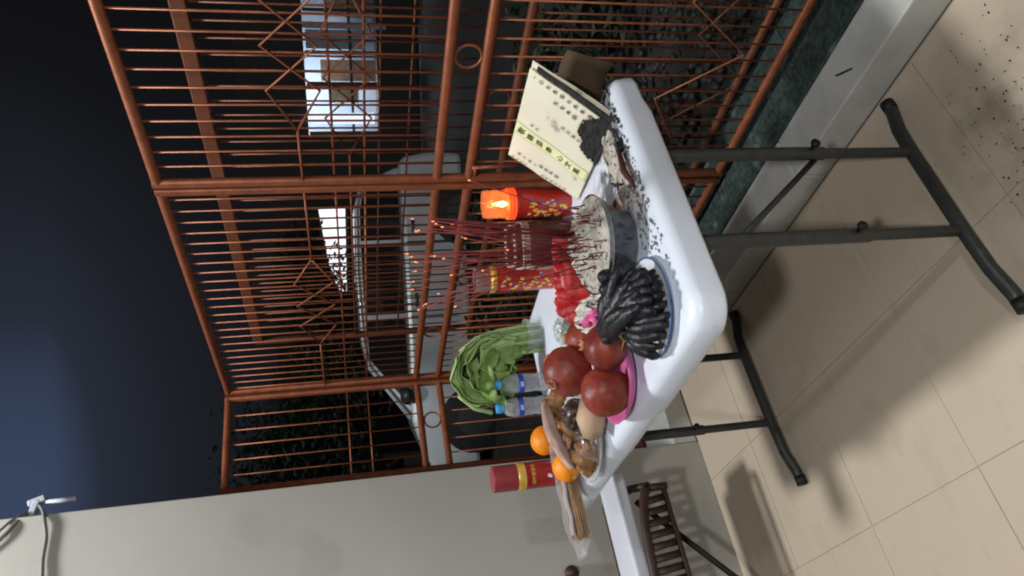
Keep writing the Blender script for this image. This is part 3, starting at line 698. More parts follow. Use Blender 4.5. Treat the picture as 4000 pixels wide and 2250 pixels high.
root([(.90, 1.775, T + .03), (.87, 1.80, T + .06), (.85, 1.83, T + .072), (.825, 1.88, T + .066), (.80, 1.93, T + .05)], [.012, .024, .026, .022, .010], 'brown knobbly root under the top of the pale strip')
root([(.85, 1.93, T + .02), (.865, 1.965, T + .045), (.872, 1.99, T + .058)], [.016, .022, .010], 'short yellowish root end above the upper orange', 'skin_amber')
root([(.98, 1.80, T + .02), (.955, 1.80, T + .055), (.93, 1.795, T + .085)], [.022, .030, .012], 'amber dried peel beside the topmost pomegranate', 'skin_amber', 'dried_peel')
root([(.78, 1.74, T + .03), (.76, 1.80, T + .045), (.73, 1.86, T + .035)], [.018, .028, .016], 'brown root lying in the middle of the glass plate', 'root')
root([(.66, 1.745, T + .03), (.668, 1.715, T + .05), (.69, 1.69, T + .058)], [.010, .017, .008], 'small brown root tip resting against the pale root')
root([(.805, 1.86, T + .05), (.79, 1.90, T + .064), (.765, 1.93, T + .055)], [.011, .018, .009], 'small amber root piece between the two oranges', 'skin_amber')
root([(.895, 1.72, T + .05), (.87, 1.70, T + .075), (.84, 1.715, T + .085)], [.010, .019, .008], 'curled amber peel beside the dark mushroom', 'skin_amber', 'dried_peel')
root([(.71, 1.80, T + .05), (.685, 1.83, T + .058), (.665, 1.86, T + .040)], [.010, .017, .007], 'small dark brown root piece above the lower orange', 'root_dark')
wr = thing('cling_film', 'loose crumpled clear film round the glass plate of roots', 'film', (.70, 1.76, T + .03))
def wrapf(u, v):
    a = -2.6 + 2.9 * u; rr = .122 - .035 * v + .012 * noise.noise(Vector((u * 9, v * 4, 3)))
    return (gx + rr * math.cos(a), gy + rr * math.sin(a), T + .026 + .045 * v + .012 * noise.noise(Vector((u * 8, v * 5, 8))))
MB().grid(wrapf, 40, 8).build('sheet', 'sleeve', wr)
st = MB()
A_, B_ = Vector((.858, 1.818, T + .105)), Vector((.634, 1.772, T + .082))
def stripf(u, v):
    c = A_.lerp(B_, u); d = (B_ - A_).normalized(); sd_ = Vector((0, .25, .97)); sd_ = (sd_ - d * sd_.dot(d)).normalized(); nn = d.cross(sd_)
    wd = .019 * (math.sin(math.pi * (.06 + .9 * u)) ** .6)
    return c + sd_ * (v - .5) * 2 * wd + nn * (.010 * math.sin(u * 3.1) + .004 * (v - .5) ** 2 * 8 + .007 * noise.noise(Vector((u * 9, v * 4, 1)))) + Vector((0, 0, .012 * math.sin(u * 3.14)))
st.grid(stripf, 20, 6); o = st.build('dried_strip', 'strip_pale', solid=.0025); tag(o, 'long pale brown dried strip lying across the roots and oranges', 'dried strip')
def orange(c, r, label, sd, stem):
    c = Vector(c); t = thing('orange', label, 'orange', c, 'two oranges')
    MB().blob(c, (r, r, r * .92), 4, .02, 1.5, sd).build('fruit', 'orange', t)
    s_ = Vector(stem).normalized(); p = c + s_ * r * .95
    MB().blob(p, (.0075, .0075, .004), 2, .2, 3, sd, frame(s_)).build('stalk_end', 'orange_stem', t)
    for k in range(5):
        a = k * 1.256; rt = frame(s_); MB().blob(p + rt @ Vector((.008 * math.cos(a), .008 * math.sin(a), -.0005)), (.005, .003, .0015), 1, .2, 2, k, rt).build('calyx', 'stem_green', t)
orange((.836, 2.065, T + .060), .0450, 'bright orange nearer the water bottles', 1, (.6, .8, .2))
orange((.697, 1.935, T + .048), .0430, 'bright orange with its green stalk end, beside the incense packet', 2, (-.75, -.25, -.25))

# --- incense packet hanging over the edge
t = thing('incense_packet', 'clear plastic packet of incense sticks sticking out over the table edge', 'packet', (.62, 1.985, T))
D0, D1 = Vector((.780, 1.975, T + .030)), Vector((.535, 1.992, T + .026)); dd = (D1 - D0).normalized(); sd_ = dd.cross(Vector((0, 0, 1))).normalized()
for k in range(60):
    a = random.uniform(-.030, .030); h = random.uniform(-.012, .034); p0 = D0 + sd_ * a + Vector((0, 0, h)); L = random.uniform(.262, .275)
    j = sd_ * random.uniform(-.005, .005)
    o = MB().tube([p0, p0 + dd * L * .42], .0016, 5).build('stick', 'stick', t)
    MB().tube([p0 + dd * L * .42, p0 + dd * L + j], .0023, 5).build('stick_coating', 'stick_brown', o)
def sleeve(u, v):
    q = 2 * math.pi * v; c = D0.lerp(D1 + dd * .075, u); k = 1 + .10 * noise.noise(Vector((u * 7, math.cos(q) * 2, math.sin(q) * 2)))
    fl_ = 1 - .75 * sstep(.80, 1, u)
    return c + sd_ * math.cos(q) * .043 * k * (1 + .1 * u) + Vector((0, 0, math.sin(q) * .032 * k * fl_ + .012 + .004 * math.sin(u * 20) * u))
MB().grid(sleeve, 24, 24).build('sleeve_film', 'sleeve', t)
MB().grid(lambda u, v: D0.lerp(D1 + dd * .02, .25 + .75 * u) + sd_ * (-.034 - .004 * v) + Vector((0, 0, .030 + .012 * v + .002 * math.sin(u * 15))), 12, 2).build('white_card', 'board_white', t, solid=.0006)

# --- red canister
kx, ky = .763, 2.155
t = thing('red_canister', 'tall red cylindrical canister with a gold band by the wall', 'canister', (kx, ky, T)); r = .041
MB().lathe([(0, T + .001), (r, T + .001), (r, T + .121), (r * .985, T + .124)], (kx, ky, 0), 40).build('body', 'canister', t, sharp=50)
MB().lathe([(r * 1.02, T + .122), (r * 1.05, T + .125), (r * 1.045, T + .134), (r * 1.05, T + .143), (r * 1.02, T + .146), (r * .9, T + .146), (r * .9, T + .122)], (kx, ky, 0), 40, closed=True).build('gold_band', 'gold', t, sharp=40)
MB().lathe([(r * .99, T + .144), (r * .99, T + .218), (r * .965, T + .222), (0, T + .223)], (kx, ky, 0), 40).build('lid', 'canister_lid', t, sharp=50)
def wrap_text(txt, size, z, ang, m, par, rr, c, name='lettering', vertical=False):
    me = text_mesh(txt, size); o = link(name, me, par); me.materials.clear(); me.materials.append(M(m))
    for v in me.vertices:
        a = ang + v.co.x / rr; v.co = Vector((c[0] + (rr + .0006) * math.cos(a), c[1] + (rr + .0006) * math.sin(a), z + v.co.y))
    return o
fa = math.atan2(-ky, -kx)
try: wrap_text('福祿壽喜香', .0135, T + .098, fa + .1, 'gold', t, r, (kx, ky))
except Exception as ex: print('text', ex)
MB().grid(lambda u, v: (kx + (r + .0008) * math.cos(fa - .35 + .24 * u + .12 * v), ky + (r + .0008) * math.sin(fa - .35 + .24 * u + .12 * v), T + .042 + .013 * v), 4, 2).build('white_sticker', 'enamel', t)

# --- folded prayer paper with burnt corner
BL, BR, TL, TR = Vector((1.253, 1.427, T + .003)), Vector((1.212, 1.130, T + .003)), Vector((1.404, 1.405, .945)), Vector((1.386, 1.100, .942))
NRM = (BR - BL).cross(TL - BL).normalized()
if NRM.x > 0: NRM = -NRM
def pp(u, v, off=0):
    b = BL.lerp(BR, u); tt = TL.lerp(TR, u); p = b.lerp(tt, v)
    cv = .010 * math.sin(u * 3.3 + .4) * (1 - v) + .004 * noise.noise(Vector((u * 3, v * 3, 2)))
    return p + NRM * (off + cv)
t = thing('folded_paper', 'folded cream prayer paper with a burnt corner and handwriting, leaning by the gate', 'paper', (BL + BR) / 2)
def burnt(u, v): return ((u - .80) / .23) ** 2 + ((v - .0) / .30) ** 2 < 1 + .35 * noise.noise(Vector((u * 14, v * 14, 4)))
nu, nv = 60, 46
sh = MB(); ed = MB()
vs = [pp(i / nu, j / nv) for i in range(nu + 1) for j in range(nv + 1)]
f1 = []; 
for i in range(nu):
    for j in range(nv):
        if not burnt((i + .5) / nu, (j + .5) / nv): f1.append((i * (nv + 1) + j, (i + 1) * (nv + 1) + j, (i + 1) * (nv + 1) + j + 1, i * (nv + 1) + j + 1))
sh.add(vs, f1); sh.build('front_sheet', 'paper', t, solid=.0012)
MB().grid(lambda u, v: pp(u * 1.062, .02 + v * .98, -.012 * (1 - v) - .007), 12, 10).build('back_sheet', 'paper', t, solid=.001)
MB().grid(lambda u, v: pp(1.002 + .046 * v + .004 * noise.noise(Vector((u * 25, v * 3, 0))), .03 + .90 * u, -.003 - .003 * v), 40, 3).build('charred_edge', 'blackash', t, solid=.0015)
ch = MB()
vs = [pp(i / nu, -.06 + j * .36 / 30, -.003 + .006 * noise.noise(Vector((i * .35, j * .35, 5)))) + Vector((0, 0, .012 * (1 if j < 6 else 0) * (6 - j) / 6)) for i in range(nu + 1) for j in range(31)]
f1 = []; f2 = []
for i in range(nu):
    for j in range(30):
        u, v = (i + .5) / nu, -.06 + (j + .5) * .36 / 30
        if ((u - .80) / .25) ** 2 + (v / .32) ** 2 < 1.05 + .35 * noise.noise(Vector((u * 14, v * 14, 4))): f1.append((i * 31 + j, (i + 1) * 31 + j, (i + 1) * 31 + j + 1, i * 31 + j + 1))
ch.add(vs, f1); ch.build('charred_corner', 'blackash', t, solid=.002)
# yellow strip, with brush writing
MB().grid(lambda u, v: pp(.305 + .13 * u, .01 + .985 * v, .0022), 4, 30).build('yellow_strip', 'paper_yellow', t, solid=.0005)
def writing(txt, u0, v0, size, m, off=.004, step=None, vertical=True):
    U = (BR - BL).normalized(); V = (TL - BL).normalized(); V = (V - U * U.dot(V)).normalized()
    for k, chx in enumerate(txt):
        if chx == ' ': continue
        v = v0 - k * (step or size * 1.12 / .23)
        try: me = text_mesh(chx, size)
        except Exception: return
        c = pp(u0, v, off); a = random.uniform(-.15, .15); sc = random.uniform(.9, 1.1)
        for q in me.vertices:
            x = q.co.x * math.cos(a) - q.co.y * math.sin(a); y = q.co.x * math.sin(a) + q.co.y * math.cos(a)
            q.co = c + U * x * sc + V * y * sc
        me.materials.clear(); me.materials.append(M(m)); link('handwriting', me, t)
writing('敬聰添泰', .37, .90, .022, 'ink', step=.125)
writing('心文鳳', .37, .37, .021, 'ink', step=.115)
writing('弟子誠心', .10, .86, .011, 'ink_grey', step=.075)
writing('叩求平安', .13, .55, .013, 'ink', step=.07)
writing('吉時良日大吉', .035, .50, .010, 'ink_grey', step=.06)
writing('保佑家門', .02, .93, .010, 'ink_grey', step=.06)
writing('一切如意順利康寧福', .955, .92, .0125, 'ink', step=.085)
writing('天地神明', .86, .62, .014, 'ink', step=.08)
writing('年月', .50, .80, .012, 'ink_grey', step=.07)
writing('消災解厄', .68, .46, .012, 'ink_grey', step=.07)
# --- brown cardboard sheet behind the paper
o = MB().grid(lambda u, v: (1.375 + .05 * v + .006 * math.sin(u * 5), 1.075 + .25 * u, T - .03 + .105 * v + .008 * math.sin(u * 7)), 10, 4).build('cardboard_sheet', 'cardboard', solid=.004)
tag(o, 'dull brown cardboard sheet leaning behind the burnt paper and table corner', 'cardboard')
# --- burnt debris near the censer
def flakes(name, n, fn, m, smin, smax, label):
    b = MB()
    for k in range(n):
        c = Vector(fn(k)); s_ = random.uniform(smin, smax); a = random.random() * 6.3; nn = random.randint(4, 6)
        vs = [c + Vector((math.cos(a + 6.283 * i / nn) * s_ * random.uniform(.5, 1.1), math.sin(a + 6.283 * i / nn) * s_ * random.uniform(.3, .8), random.uniform(0, s_ * .25))) for i in range(nn)]
        b.add(vs, [tuple(range(nn))])
    o = b.build(name, m, smooth=False, solid=.0006); o['kind'] = 'stuff'; o['label'] = label
def tabpt(k):
    while True:
        x, y = random.gauss(1.05, .12), random.gauss(1.125, .045)
        if .70 < x < 1.31 and 1.085 < y < 1.4 and math.hypot(x - CX, y - CY) > .085 and math.hypot(x - px, y - py) > .11: return (x, y, T + .001)
flakes('ash_flakes', 420, tabpt, 'ashflake', .0012, .0075, 'grey ash flakes scattered on the white table top')
flakes('ash_flakes', 110, lambda k: (min(1.30, random.gauss(1.20, .07)), max(1.09, random.gauss(1.135, .03)), T + .0015), 'blackash', .002, .013, 'black burnt paper flakes near the table corner')
def ashpile(u, v):
    x = 1.03 + .25 * u; y = 1.10 + .10 * v; h = .016 * math.sin(math.pi * u) * math.sin(math.pi * v) ** 2 * (.6 + .8 * noise.noise(Vector((x * 40, y * 40, 0))))
    return (x, y + .03 * u, T + .0005 + max(0, h))
o = MB().grid(ashpile, 30, 12).build('ash_drift', 'ash'); o['kind'] = 'stuff'; o['label'] = 'drift of grey paper ash between bowl and folded paper'
for (p0, p1, rr, m, lb) in (((1.118, 1.117, T + .013), (1.005, 1.108, T + .010), .008, 'stick_dark', 'burnt brown stick end lying in front of the folded paper'),
                            ((1.06, 1.16, T + .008), (1.10, 1.20, T + .010), .004, 'blackash', 'thin blackened twig beside the ash bowl'),):
    tag(MB().tube([p0, ((p0[0] + p1[0]) / 2, (p0[1] + p1[1]) / 2 + .006, p0[2] + .003), p1], [rr * .7, rr, rr * .55], 8).build('burnt_stick', m), lb, 'stick')
t = thing('lighter', 'small dark lighter lying by the burnt paper', 'lighter', (1.135, 1.118, T))
MB().box((1.132, 1.115, T + .009), (.026, .016, .016), rotz(-.1)).build('body', 'black_rubber', t, False, bevel=.003)
MB().box((1.150, 1.117, T + .010), (.012, .014, .014), rotz(-.1)).build('metal_top', 'steel', t, False, bevel=.002)
def dust_mat(name, col, amt, sc):
    m = bpy.data.materials.new(name); m.use_nodes = True; MATS[name] = m; nt = m.node_tree; b = nt.nodes['Principled BSDF']; out = nt.nodes['Material Output']
    b.inputs['Base Color'].default_value = (*col, 1); b.inputs['Roughness'].default_value = 1; b.inputs['Specular IOR Level'].default_value = 0
    t = nt.nodes.new('ShaderNodeTexCoord'); n = nt.nodes.new('ShaderNodeTexNoise'); n.inputs['Scale'].default_value = sc; n.inputs['Detail'].default_value = 8; nt.links.new(t.outputs['Object'], n.inputs[0])
    r = nt.nodes.new('ShaderNodeValToRGB'); r.color_ramp.elements[0].position = .42; r.color_ramp.elements[1].position = .72; nt.links.new(n.outputs[0], r.inputs[0])
    mp = nt.nodes.new('ShaderNodeMapping'); mp.inputs['Location'].default_value = (-1, -1, 0); mp.inputs['Scale'].default_value = (2, 2, 0); nt.links.new(t.outputs['Generated'], mp.inputs[0])
    g = nt.nodes.new('ShaderNodeTexGradient'); g.gradient_type = 'SPHERICAL'; nt.links.new(mp.outputs[0], g.inputs[0])
    mu = nt.nodes.new('ShaderNodeMath'); mu.operation = 'MULTIPLY'; nt.links.new(r.outputs[0], mu.inputs[0]); nt.links.new(g.outputs['Fac'], mu.inputs[1])
    m2 = nt.nodes.new('ShaderNodeMath'); m2.operation = 'MULTIPLY'; m2.use_clamp = True; nt.links.new(mu.outputs[0], m2.inputs[0]); m2.inputs[1].default_value = amt
    tr = nt.nodes.new('ShaderNodeBsdfTransparent'); mx = nt.nodes.new('ShaderNodeMixShader')
    nt.links.new(m2.outputs[0], mx.inputs[0]); nt.links.new(tr.outputs[0], mx.inputs[1]); nt.links.new(b.outputs[0], mx.inputs[2]); nt.links.new(mx.outputs[0], out.inputs[0])
dust_mat('dust_table', (.13, .13, .135), 2.2, 24); dust_mat('dust_floor', (.09, .075, .06), .38, 14)
def dust(name, x0, x1, y0, y1, z, m, label):
    o = MB().grid(lambda u, v: (x0 + (x1 - x0) * u, y0 + (y1 - y0) * v, z), 4, 4).build(name, m); o['kind'] = 'stuff'; o['label'] = label
dust('ash_dust', .88, 1.31, 1.088, 1.36, T + .0006, 'dust_table', 'smeared grey ash dust on the table round the incense bowl')
dust('ash_dust', 1.10, 1.312, 1.085, 1.22, T + .0010, 'dust_table', 'dark smudge of soot on the table corner by the burnt paper')
dust('ash_dust', .60, 1.28, .62, 1.08, .0006, 'dust_floor', 'faint ash smear on the floor tiles beside the table foot')
# floor specks
flakes('floor_specks', 190, lambda k: (random.gauss(.94, .15), random.gauss(.86, .09), .0008), 'blackash', .0008, .0045, 'dark ash specks on the tiled floor by the table foot')
tag(MB().tube([(1.338, 1.05, .107), (1.372, 1.10, .1075)], .0028, 6).build('twig', 'blackash'), 'small dark twig lying on the pale kerb', 'twig')

# ================================================================== CHAIR, BOARD
ch = thing('plastic_chair', 'dark brown slatted chair back in front of the white board', 'chair', (.40, 2.36, 0))
CYb = 2.335
arc = []
for k in range(15):
    a = R(2 + 176 * k / 14); arc.append((.36 + .375 * math.cos(a), CYb, .425 + .065 * math.sin(a)))
MB().tube(arc, .016, 10).build('back_rail', 'chair_brown', ch)
MB().box((.36, CYb, .372), (.74, .018, .016)).build('back_rail', 'chair_brown', ch, False, bevel=.004)
for k in range(17):
    x0 = .70 - .038 * k; x1 = x0 - .012; top = .425 + .065 * math.sqrt(max(0, 1 - ((x1 - .36) / .375) ** 2))
    MB().tube([(x0, CYb, .374), (x1, CYb, top)], .0125, 8, flat=.35, up=(0, 1, 0)).build('back_slat', 'chair_brown', ch)
MB().tube([(.735, CYb, .36), (.735, CYb, .43)], .014, 10).build('back_post', 'chair_brown', ch)
MB().tube([(.742, CYb, .425), (.765, 2.42, .455), (.775, 2.52, .470)], .014, 10).build('arm_rail', 'chair_brown', ch)
MB().tube([(.72, 2.42, .45), (.42, 2.42, .17), (.26, 2.42, .02)], [.011, .011, .010], 8).build('leg', 'black_rubber', ch)
MB().tube([(.05, CYb, .47), (.02, CYb, .0)], [.016, .012], 8).build('leg', 'chair_brown', ch)
MB().box((.36, 2.555, .500), (.80, .05, .045)).build('rear_rail', 'chair_brown', ch, False, bevel=.006)
for k in range(18): MB().blob((.75 - .044 * k, 2.545, .524), (.016, .014, .008), 1, .1, 2, k).build('weave_knot', 'chair_brown', ch)
bd = thing('white_board', 'narrow white board lying behind the brown slatted chair back', 'board', (.35, 2.4, .53))
MB().box((.33, 2.445, .512), (.96, .165, .046)).build('panel', 'board_white', bd, False, bevel=.008)
o = MB().lathe([(0, 0), (.020, .002), (.026, .012), (.022, .024), (0, .030)], (0, 0, 0), 18).build('wall_peg', 'chair_brown'); o.rotation_euler = (R(90), 0, 0); o.location = (.575, 2.70, .655)
tag(o, 'dark round peg on the beige wall at the picture edge', 'peg')

# ================================================================== CABLES at the wall top
t = thing('cable_bracket', 'pale bracket with cables tied on at the top of the wall', 'bracket', (1.06, 2.72, 2.48))
MB().box((1.045, 2.74, 2.492), (.085, .03, .022), Matrix.Rotation(R(14), 3, 'Y')).build('arm', 'cable_pale', t, False, bevel=.004)
MB().box((1.082, 2.74, 2.485), (.022, .028, .055), Matrix.Rotation(R(-18), 3, 'Y')).build('clamp', 'cable_pale', t, False, bevel=.004)
MB().tube([(1.075, 2.74, 2.455), (1.078, 2.74, 2.36)], .009, 8).build('tape', 'cable_pale', t)
def cable(pts, r, label, m='cable'):
    P_ = [Vector(p) for p in pts]; out = []
    for i in range(len(P_) - 1):
        a, b, c, d = P_[max(i - 1, 0)], P_[i], P_[i + 1], P_[min(i + 2, len(P_) - 1)]
        for k in range(8):
            u = k / 8; out.append(.5 * ((2 * b) + (c - a) * u + (2 * a - 5 * b + 4 * c - d) * u * u + (3 * b - a - 3 * c + d) * u ** 3))
    out.append(P_[-1]); tag(MB().tube(out, r, 8).build('cable', m), label, 'cable', 'cables on the wall')
cable([(1.066, 2.735, 2.475), (1.03, 2.70, 2.446), (.985, 2.688, 2.430), (.93, 2.690, 2.418), (.86, 2.690, 2.417), (.78, 2.689, 2.408), (.60, 2.689, 2.40), (.2, 2.689, 2.42)], .0062, 'grey cable running down the wall picture from the bracket')
cable([(1.04, 2.735, 2.497), (1.00, 2.70, 2.520), (.955, 2.688, 2.548), (.90, 2.688, 2.60), (.8, 2.688, 2.72)], .0055, 'grey cable rising away from the bracket, lower of the pair')
cable([(1.05, 2.735, 2.500), (1.01, 2.70, 2.535), (.975, 2.688, 2.562), (.93, 2.688, 2.61), (.83, 2.688, 2.74)], .0048, 'thin grey cable rising away from the bracket, upper of the pair')

# ================================================================== OUTSIDE: parked car, shrub, houses
GZ = -.215
cc = Vector((4.93, 7.04, GZ)); ax = Vector((-.819, .574, 0)); ay = Vector((-.574, -.819, 0))   # ax: to the car's front, ay: to the viewer
car = thing('parked_car', 'silver car with dark windows parked in the dark beyond the gate', 'car', cc)
def cp(x, y, z): return cc + ax * (2.07 + (x - 2.07) * .84) + ay * y + Vector((0, 0, z))
prof = [(-2.05, .35), (-2.08, .62), (-2.02, .90), (-1.95, .98), (-1.72, 1.38), (-1.40, 1.46), (-.6, 1.49), (.3, 1.47), (.62, 1.42), (1.28, 1.02), (1.36, .98), (1.80, .86), (2.02, .74), (2.07, .55), (2.02, .28)]
def car_shell(x0, x1, width):
    pass
low = [(-2.05, .30), (-2.08, .62), (-2.02, .90), (-1.96, .97), (1.33, .97), (1.80, .86), (2.02, .72), (2.07, .52), (2.02, .26)]
def slab(pts, hw, bul=.03, m='car_paint', name='body', par=car):
    k = len(pts); b = MB()
    L = [cp(x, hw, z) for x, z in pts]; Rr = [cp(x, -hw, z) for x, z in pts]
    mid = [cp(x * .985, hw + bul, z) for x, z in pts]
    b.add(L + Rr, [tuple(range(k)), tuple(range(2 * k - 1, k - 1, -1))] + [(i, (i + 1) % k, k + (i + 1) % k, k + i) for i in range(k)])
    return b.build(name, m, par, smooth=False, bevel=.05)
slab(low, .84)
cab = [(-1.93, .95), (-1.72, 1.36), (-1.42, 1.45), (-.6, 1.48), (.3, 1.46), (.60, 1.41), (1.30, .95)]
slab(cab, .70, m='car_paint', name='cabin')
def win(pts, y, m='car_glass', name='side_window'):
    k = len(pts); b = MB(); b.add([cp(x, y, z) for x, z in pts] + [cp(x, y - .02, z) for x, z in pts], [tuple(range(k))] + [(i, (i + 1) % k, k + (i + 1) % k, k + i) for i in range(k)])
    return b.build(name, m, car, smooth=False)
win([(.02, .985), (.02, 1.395), (.52, 1.375), (1.14, .985)], .722)
win([(-.92, .985), (-.92, 1.405), (-.04, 1.400), (-.04, .985)], .722)
win([(-1.80, .985), (-1.62, 1.345), (-1.38, 1.395), (-.98, 1.405), (-.98, .985)], .722)
MB().tube([cp(-1.75, .715, 1.35), cp(-1.42, .71, 1.43), cp(-.6, .71, 1.455), (cp(.3, .71, 1.435)), cp(.62, .71, 1.385), cp(1.30, .72, .985)], .022, 8).build('roof_trim', 'car_paint', car)
for x in (-1.30, 1.36):
    MB().tube([cp(x, .70, .31), cp(x, .853, .31)], .365, 28).build('wheel_arch', 'car_dark', car, sharp=50)
    wh = MB().tube([cp(x, .66, .31), cp(x, .862, .31)], .30, 28).build('wheel', 'car_dark', car, sharp=50)
    MB().tube([cp(x, .80, .31), cp(x, .868, .31)], .185, 20).build('hub_cap', 'car_rim', wh, sharp=50)
MB().blob(cp(.98, .92, 1.02), (.09, .11, .075), 2, .05, 2, 1).build('door_mirror', 'car_dark', car)
for x in (.0, -.94): MB().box(cp(x, .843, .62), (.012, .012, .62), frame((0, 0, 1), ax)).build('door_seam', 'car_dark', car, False)
for x in (-.12, -1.05): MB().tube([cp(x, .852, .86), cp(x - .17, .852, .86)], .016, 6).build('door_handle', 'car_rim', car)
MB().blob(cp(1.86, .70, .73), (.14, .14, .075), 2, .05, 2, 3, rotz(math.atan2(ax.y, ax.x))).build('headlight', 'headlight', car)
# shrub in front of the car
def shrub(c, rad, n, label, sz=.05, sd=1):
    rnd = random.Random(sd); c = Vector(c)
    t = thing('shrub', label, 'shrub', c, 'shrubs outside the gate'); b = MB(); s_ = MB()
    for k in range(9):
        d = Vector((rnd.uniform(-1, 1) * rad[0], rnd.uniform(-1, 1) * rad[1], rad[2] * rnd.uniform(.8, 1.7)))
        s_.tube([c, c + d * .5 + Vector((0, 0, .05)), c + d], [.010, .007, .003], 5)
    for k in range(n):
        while True:
            d = Vector((rnd.uniform(-1, 1), rnd.uniform(-1, 1), rnd.uniform(-1, 1)))
            if d.length < 1: break
        p = c + Vector((d.x * rad[0], d.y * rad[1], rad[2] * (1 + d.z)))
        nn = Vector((rnd.uniform(-1, 1), rnd.uniform(-1, 1), rnd.uniform(-.2, 1))).normalized(); rt = frame(nn, Vector((rnd.uniform(-1, 1), rnd.uniform(-1, 1), .1)))
        s2 = sz * rnd.uniform(.6, 1.3)
        b.add([p + rt @ Vector(q) for q in ((-s2, 0, 0), (-s2 * .3, s2 * .42, s2 * .12), (s2 * .5, s2 * .3, .0), (s2 * 1.1, 0, -s2 * .2), (s2 * .5, -s2 * .3, 0), (-s2 * .3, -s2 * .42, s2 * .12))], [(0, 1, 2, 3), (0, 3, 4, 5)])
    b.build('foliage', 'shrub', t, smooth=False); s_.build('stem', 'bark', t)
shrub((2.30, 3.95, -.06), (.42, .34, .36), 520, 'dark leafy shrub in front of the parked car', .045, 3)
shrub((3.4, 4.3, -.10), (.5, .45, .33), 500, 'low dark shrub outside, right of the parked car front', .05, 5)
shrub((3.2, 2.0, -.10), (.6, .8, .30), 700, 'low dark shrub behind the nearest gate panel', .055, 6)

def tree(c, h, rad, n, label, sd):
    rnd = random.Random(sd); c = Vector(c); t = thing('tree', label, 'tree', c)
    tr_ = MB(); tr_.tube([c, c + Vector((.05, 0, h * .5)), c + Vector((.1, .05, h))], [.16, .12, .05], 8)
    for k in range(7): tr_.tube([c + Vector((.05, 0, h * (.45 + .07 * k))), c + Vector((rnd.uniform(-1, 1) * rad, rnd.uniform(-1, 1) * rad, h * (.75 + .09 * k)))], [.05, .015], 6)
    tr_.build('trunk', 'bark', t)
    b = MB(); cl = [(Vector((rnd.uniform(-1, 1) * rad, rnd.uniform(-1, 1) * rad, h * rnd.uniform(.75, 1.4))), rnd.uniform(.3, .6) * rad) for k in range(14)]
    for k in range(n):
        q, r_ = rnd.choice(cl); d = Vector((max(-.9, min(.9, rnd.gauss(0, .5))), max(-.9, min(.9, rnd.gauss(0, .5))), max(-.8, min(.8, rnd.gauss(0, .42))))) * r_
        rt = frame(Vector((rnd.uniform(-1, 1), rnd.uniform(-1, 1), rnd.uniform(-.3, 1))).normalized()); z = rnd.uniform(.035, .075); p = c + q + d
        b.add([p + rt @ Vector(v) for v in ((-z, 0, 0), (0, z * .45, .01), (z, 0, 0), (0, -z * .45, .01))], [(0, 1, 2, 3)])
    b.build('crown', 'shrub', t, smooth=False)
tree((4.1, 10.4, -.25), 2.0, 1.3, 7000, 'dark leafy tree against the night sky beyond the short gate panel', 4)
tree((7.4, 12.6, -.25), 2.1, 1.7, 7000, 'dark leafy tree standing behind the parked car', 9)
# lit house across the street
def basis(az): a = R(az); f_ = Vector((math.sin(a), math.cos(a), 0)); return f_, Vector((f_.y, -f_.x, 0))
f_, rgt = basis(50); HC = Vector((0, 0, 0)) + f_ * 14.5
FR = frame((0, 0, 1), rgt)
def hb(name, m, u, z, du, dz, par, dep=0, th=.12, bev=0):
    return MB().box(HC + rgt * u + f_ * dep + Vector((0, 0, z)), (du, th, dz), FR).build(name, m, par, False, bevel=bev)
hs = thing('street_house', 'dark house across the street with a lit shopfront room', 'house', HC + Vector((0, 0, -.25)))
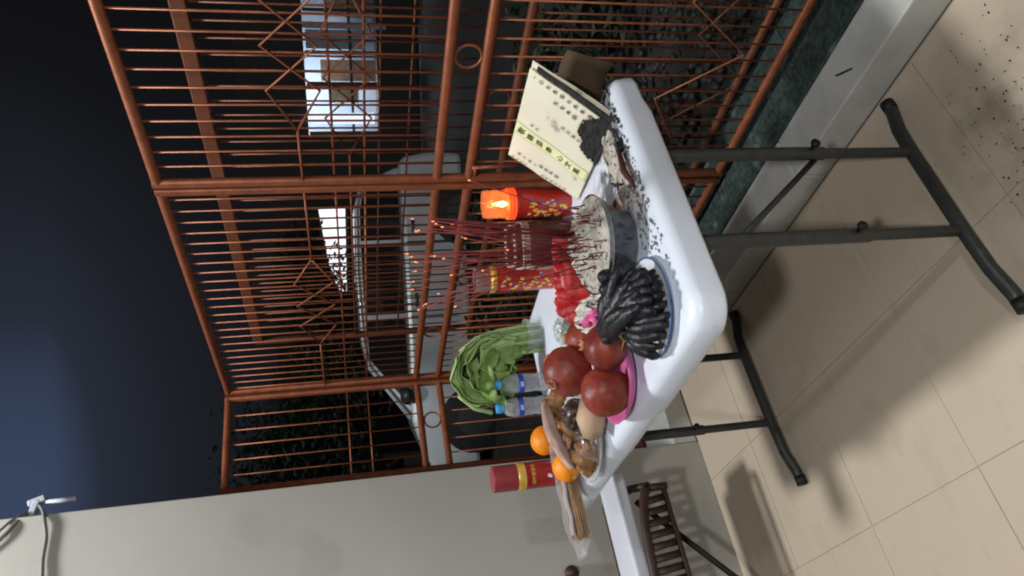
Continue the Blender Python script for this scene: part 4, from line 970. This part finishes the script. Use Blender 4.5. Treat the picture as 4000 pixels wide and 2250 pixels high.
# opening from u=-.75 to 3.0, z .55..1.83
hb('wall', 'house_wall', -1.25, 1.4, .75, 3.3, hs); hb('wall', 'house_wall', 4.6, 1.4, 3.0, 3.3, hs)
hb('lintel', 'house_wall', 1.12, 2.45, 3.99, 1.20, hs); hb('sill_wall', 'house_wall', 1.12, .14, 3.99, .80, hs)
hb('room_back_wall', 'room_wall', 1.2, 1.2, 4.4, 1.9, hs, 1.9, .05)
hb('room_side_wall', 'room_wall', -.95, 1.2, .05, 1.9, hs, 1.0, 1.8); hb('room_floor', 'room_brown', 1.2, .45, 4.4, .05, hs, 1.0, 1.8); hb('room_ceiling', 'room_wall', 1.2, 2.1, 4.4, .05, hs, 1.0, 1.8)
for u in (-.83, .05, .62, 1.35, 2.1, 3.08): hb('window_mullion', 'frame_dark', u, 1.19, .06 if u != .05 else .10, 1.28, hs, .0, .08)
hb('window_rail', 'frame_dark', 1.12, 1.02, 3.9, .05, hs, .0, .07)
hb('sign_box', 'lit_sign', -.56, 1.22, .20, 1.18, hs, -.12, .08, .02)
hb('poster', 'poster', -.14, 1.16, .28, .52, hs, .06, .02); hb('cabinet', 'room_brown', .32, 1.05, .40, 1.05, hs, 1.0, .4)
hb('sliding_panel', 'room_wall', .85, 1.28, .34, 1.05, hs, .05, .03, .01); hb('sliding_panel', 'room_wall', 1.08, 1.10, .10, 1.50, hs, -.05, .03, .01)
hb('shelf', 'room_brown', 1.75, 1.0, .8, .9, hs, 1.2, .35); hb('tube_light', 'lit_pane', 1.75, 1.46, .06, .45, hs, .9, .05); hb('white_panel', 'room_wall', 2.65, 1.30, .5, 1.0, hs, .3, .03)
f_, rgt = basis(38.0); HC = f_ * 17.0; FR = frame((0, 0, 1), rgt)
hs = thing('far_house', 'dark house beyond the car with one bright white window', 'house', HC + Vector((0, 0, -.25)))
hb('wall', 'house_wall', -.1, 1.3, 7.4, 3.2, hs, .1); 
w1 = hb('window_frame', 'frame_dark', -.02, 1.50, 1.96, .66, hs, .03, .1)
vsw = [(-.94, 1.30), (-.94, 1.47), (-.3, 1.66), (.92, 1.82), (.92, 1.24)]
b = MB(); b.add([HC + rgt * u + Vector((0, 0, z)) - f_ * .06 for u, z in vsw] + [HC + rgt * u + Vector((0, 0, z)) + f_ * .02 for u, z in vsw], [tuple(range(5))] + [(i, (i + 1) % 5, 5 + (i + 1) % 5, 5 + i) for i in range(5)])
b.build('lit_pane', 'lit_pane', hs, smooth=False)
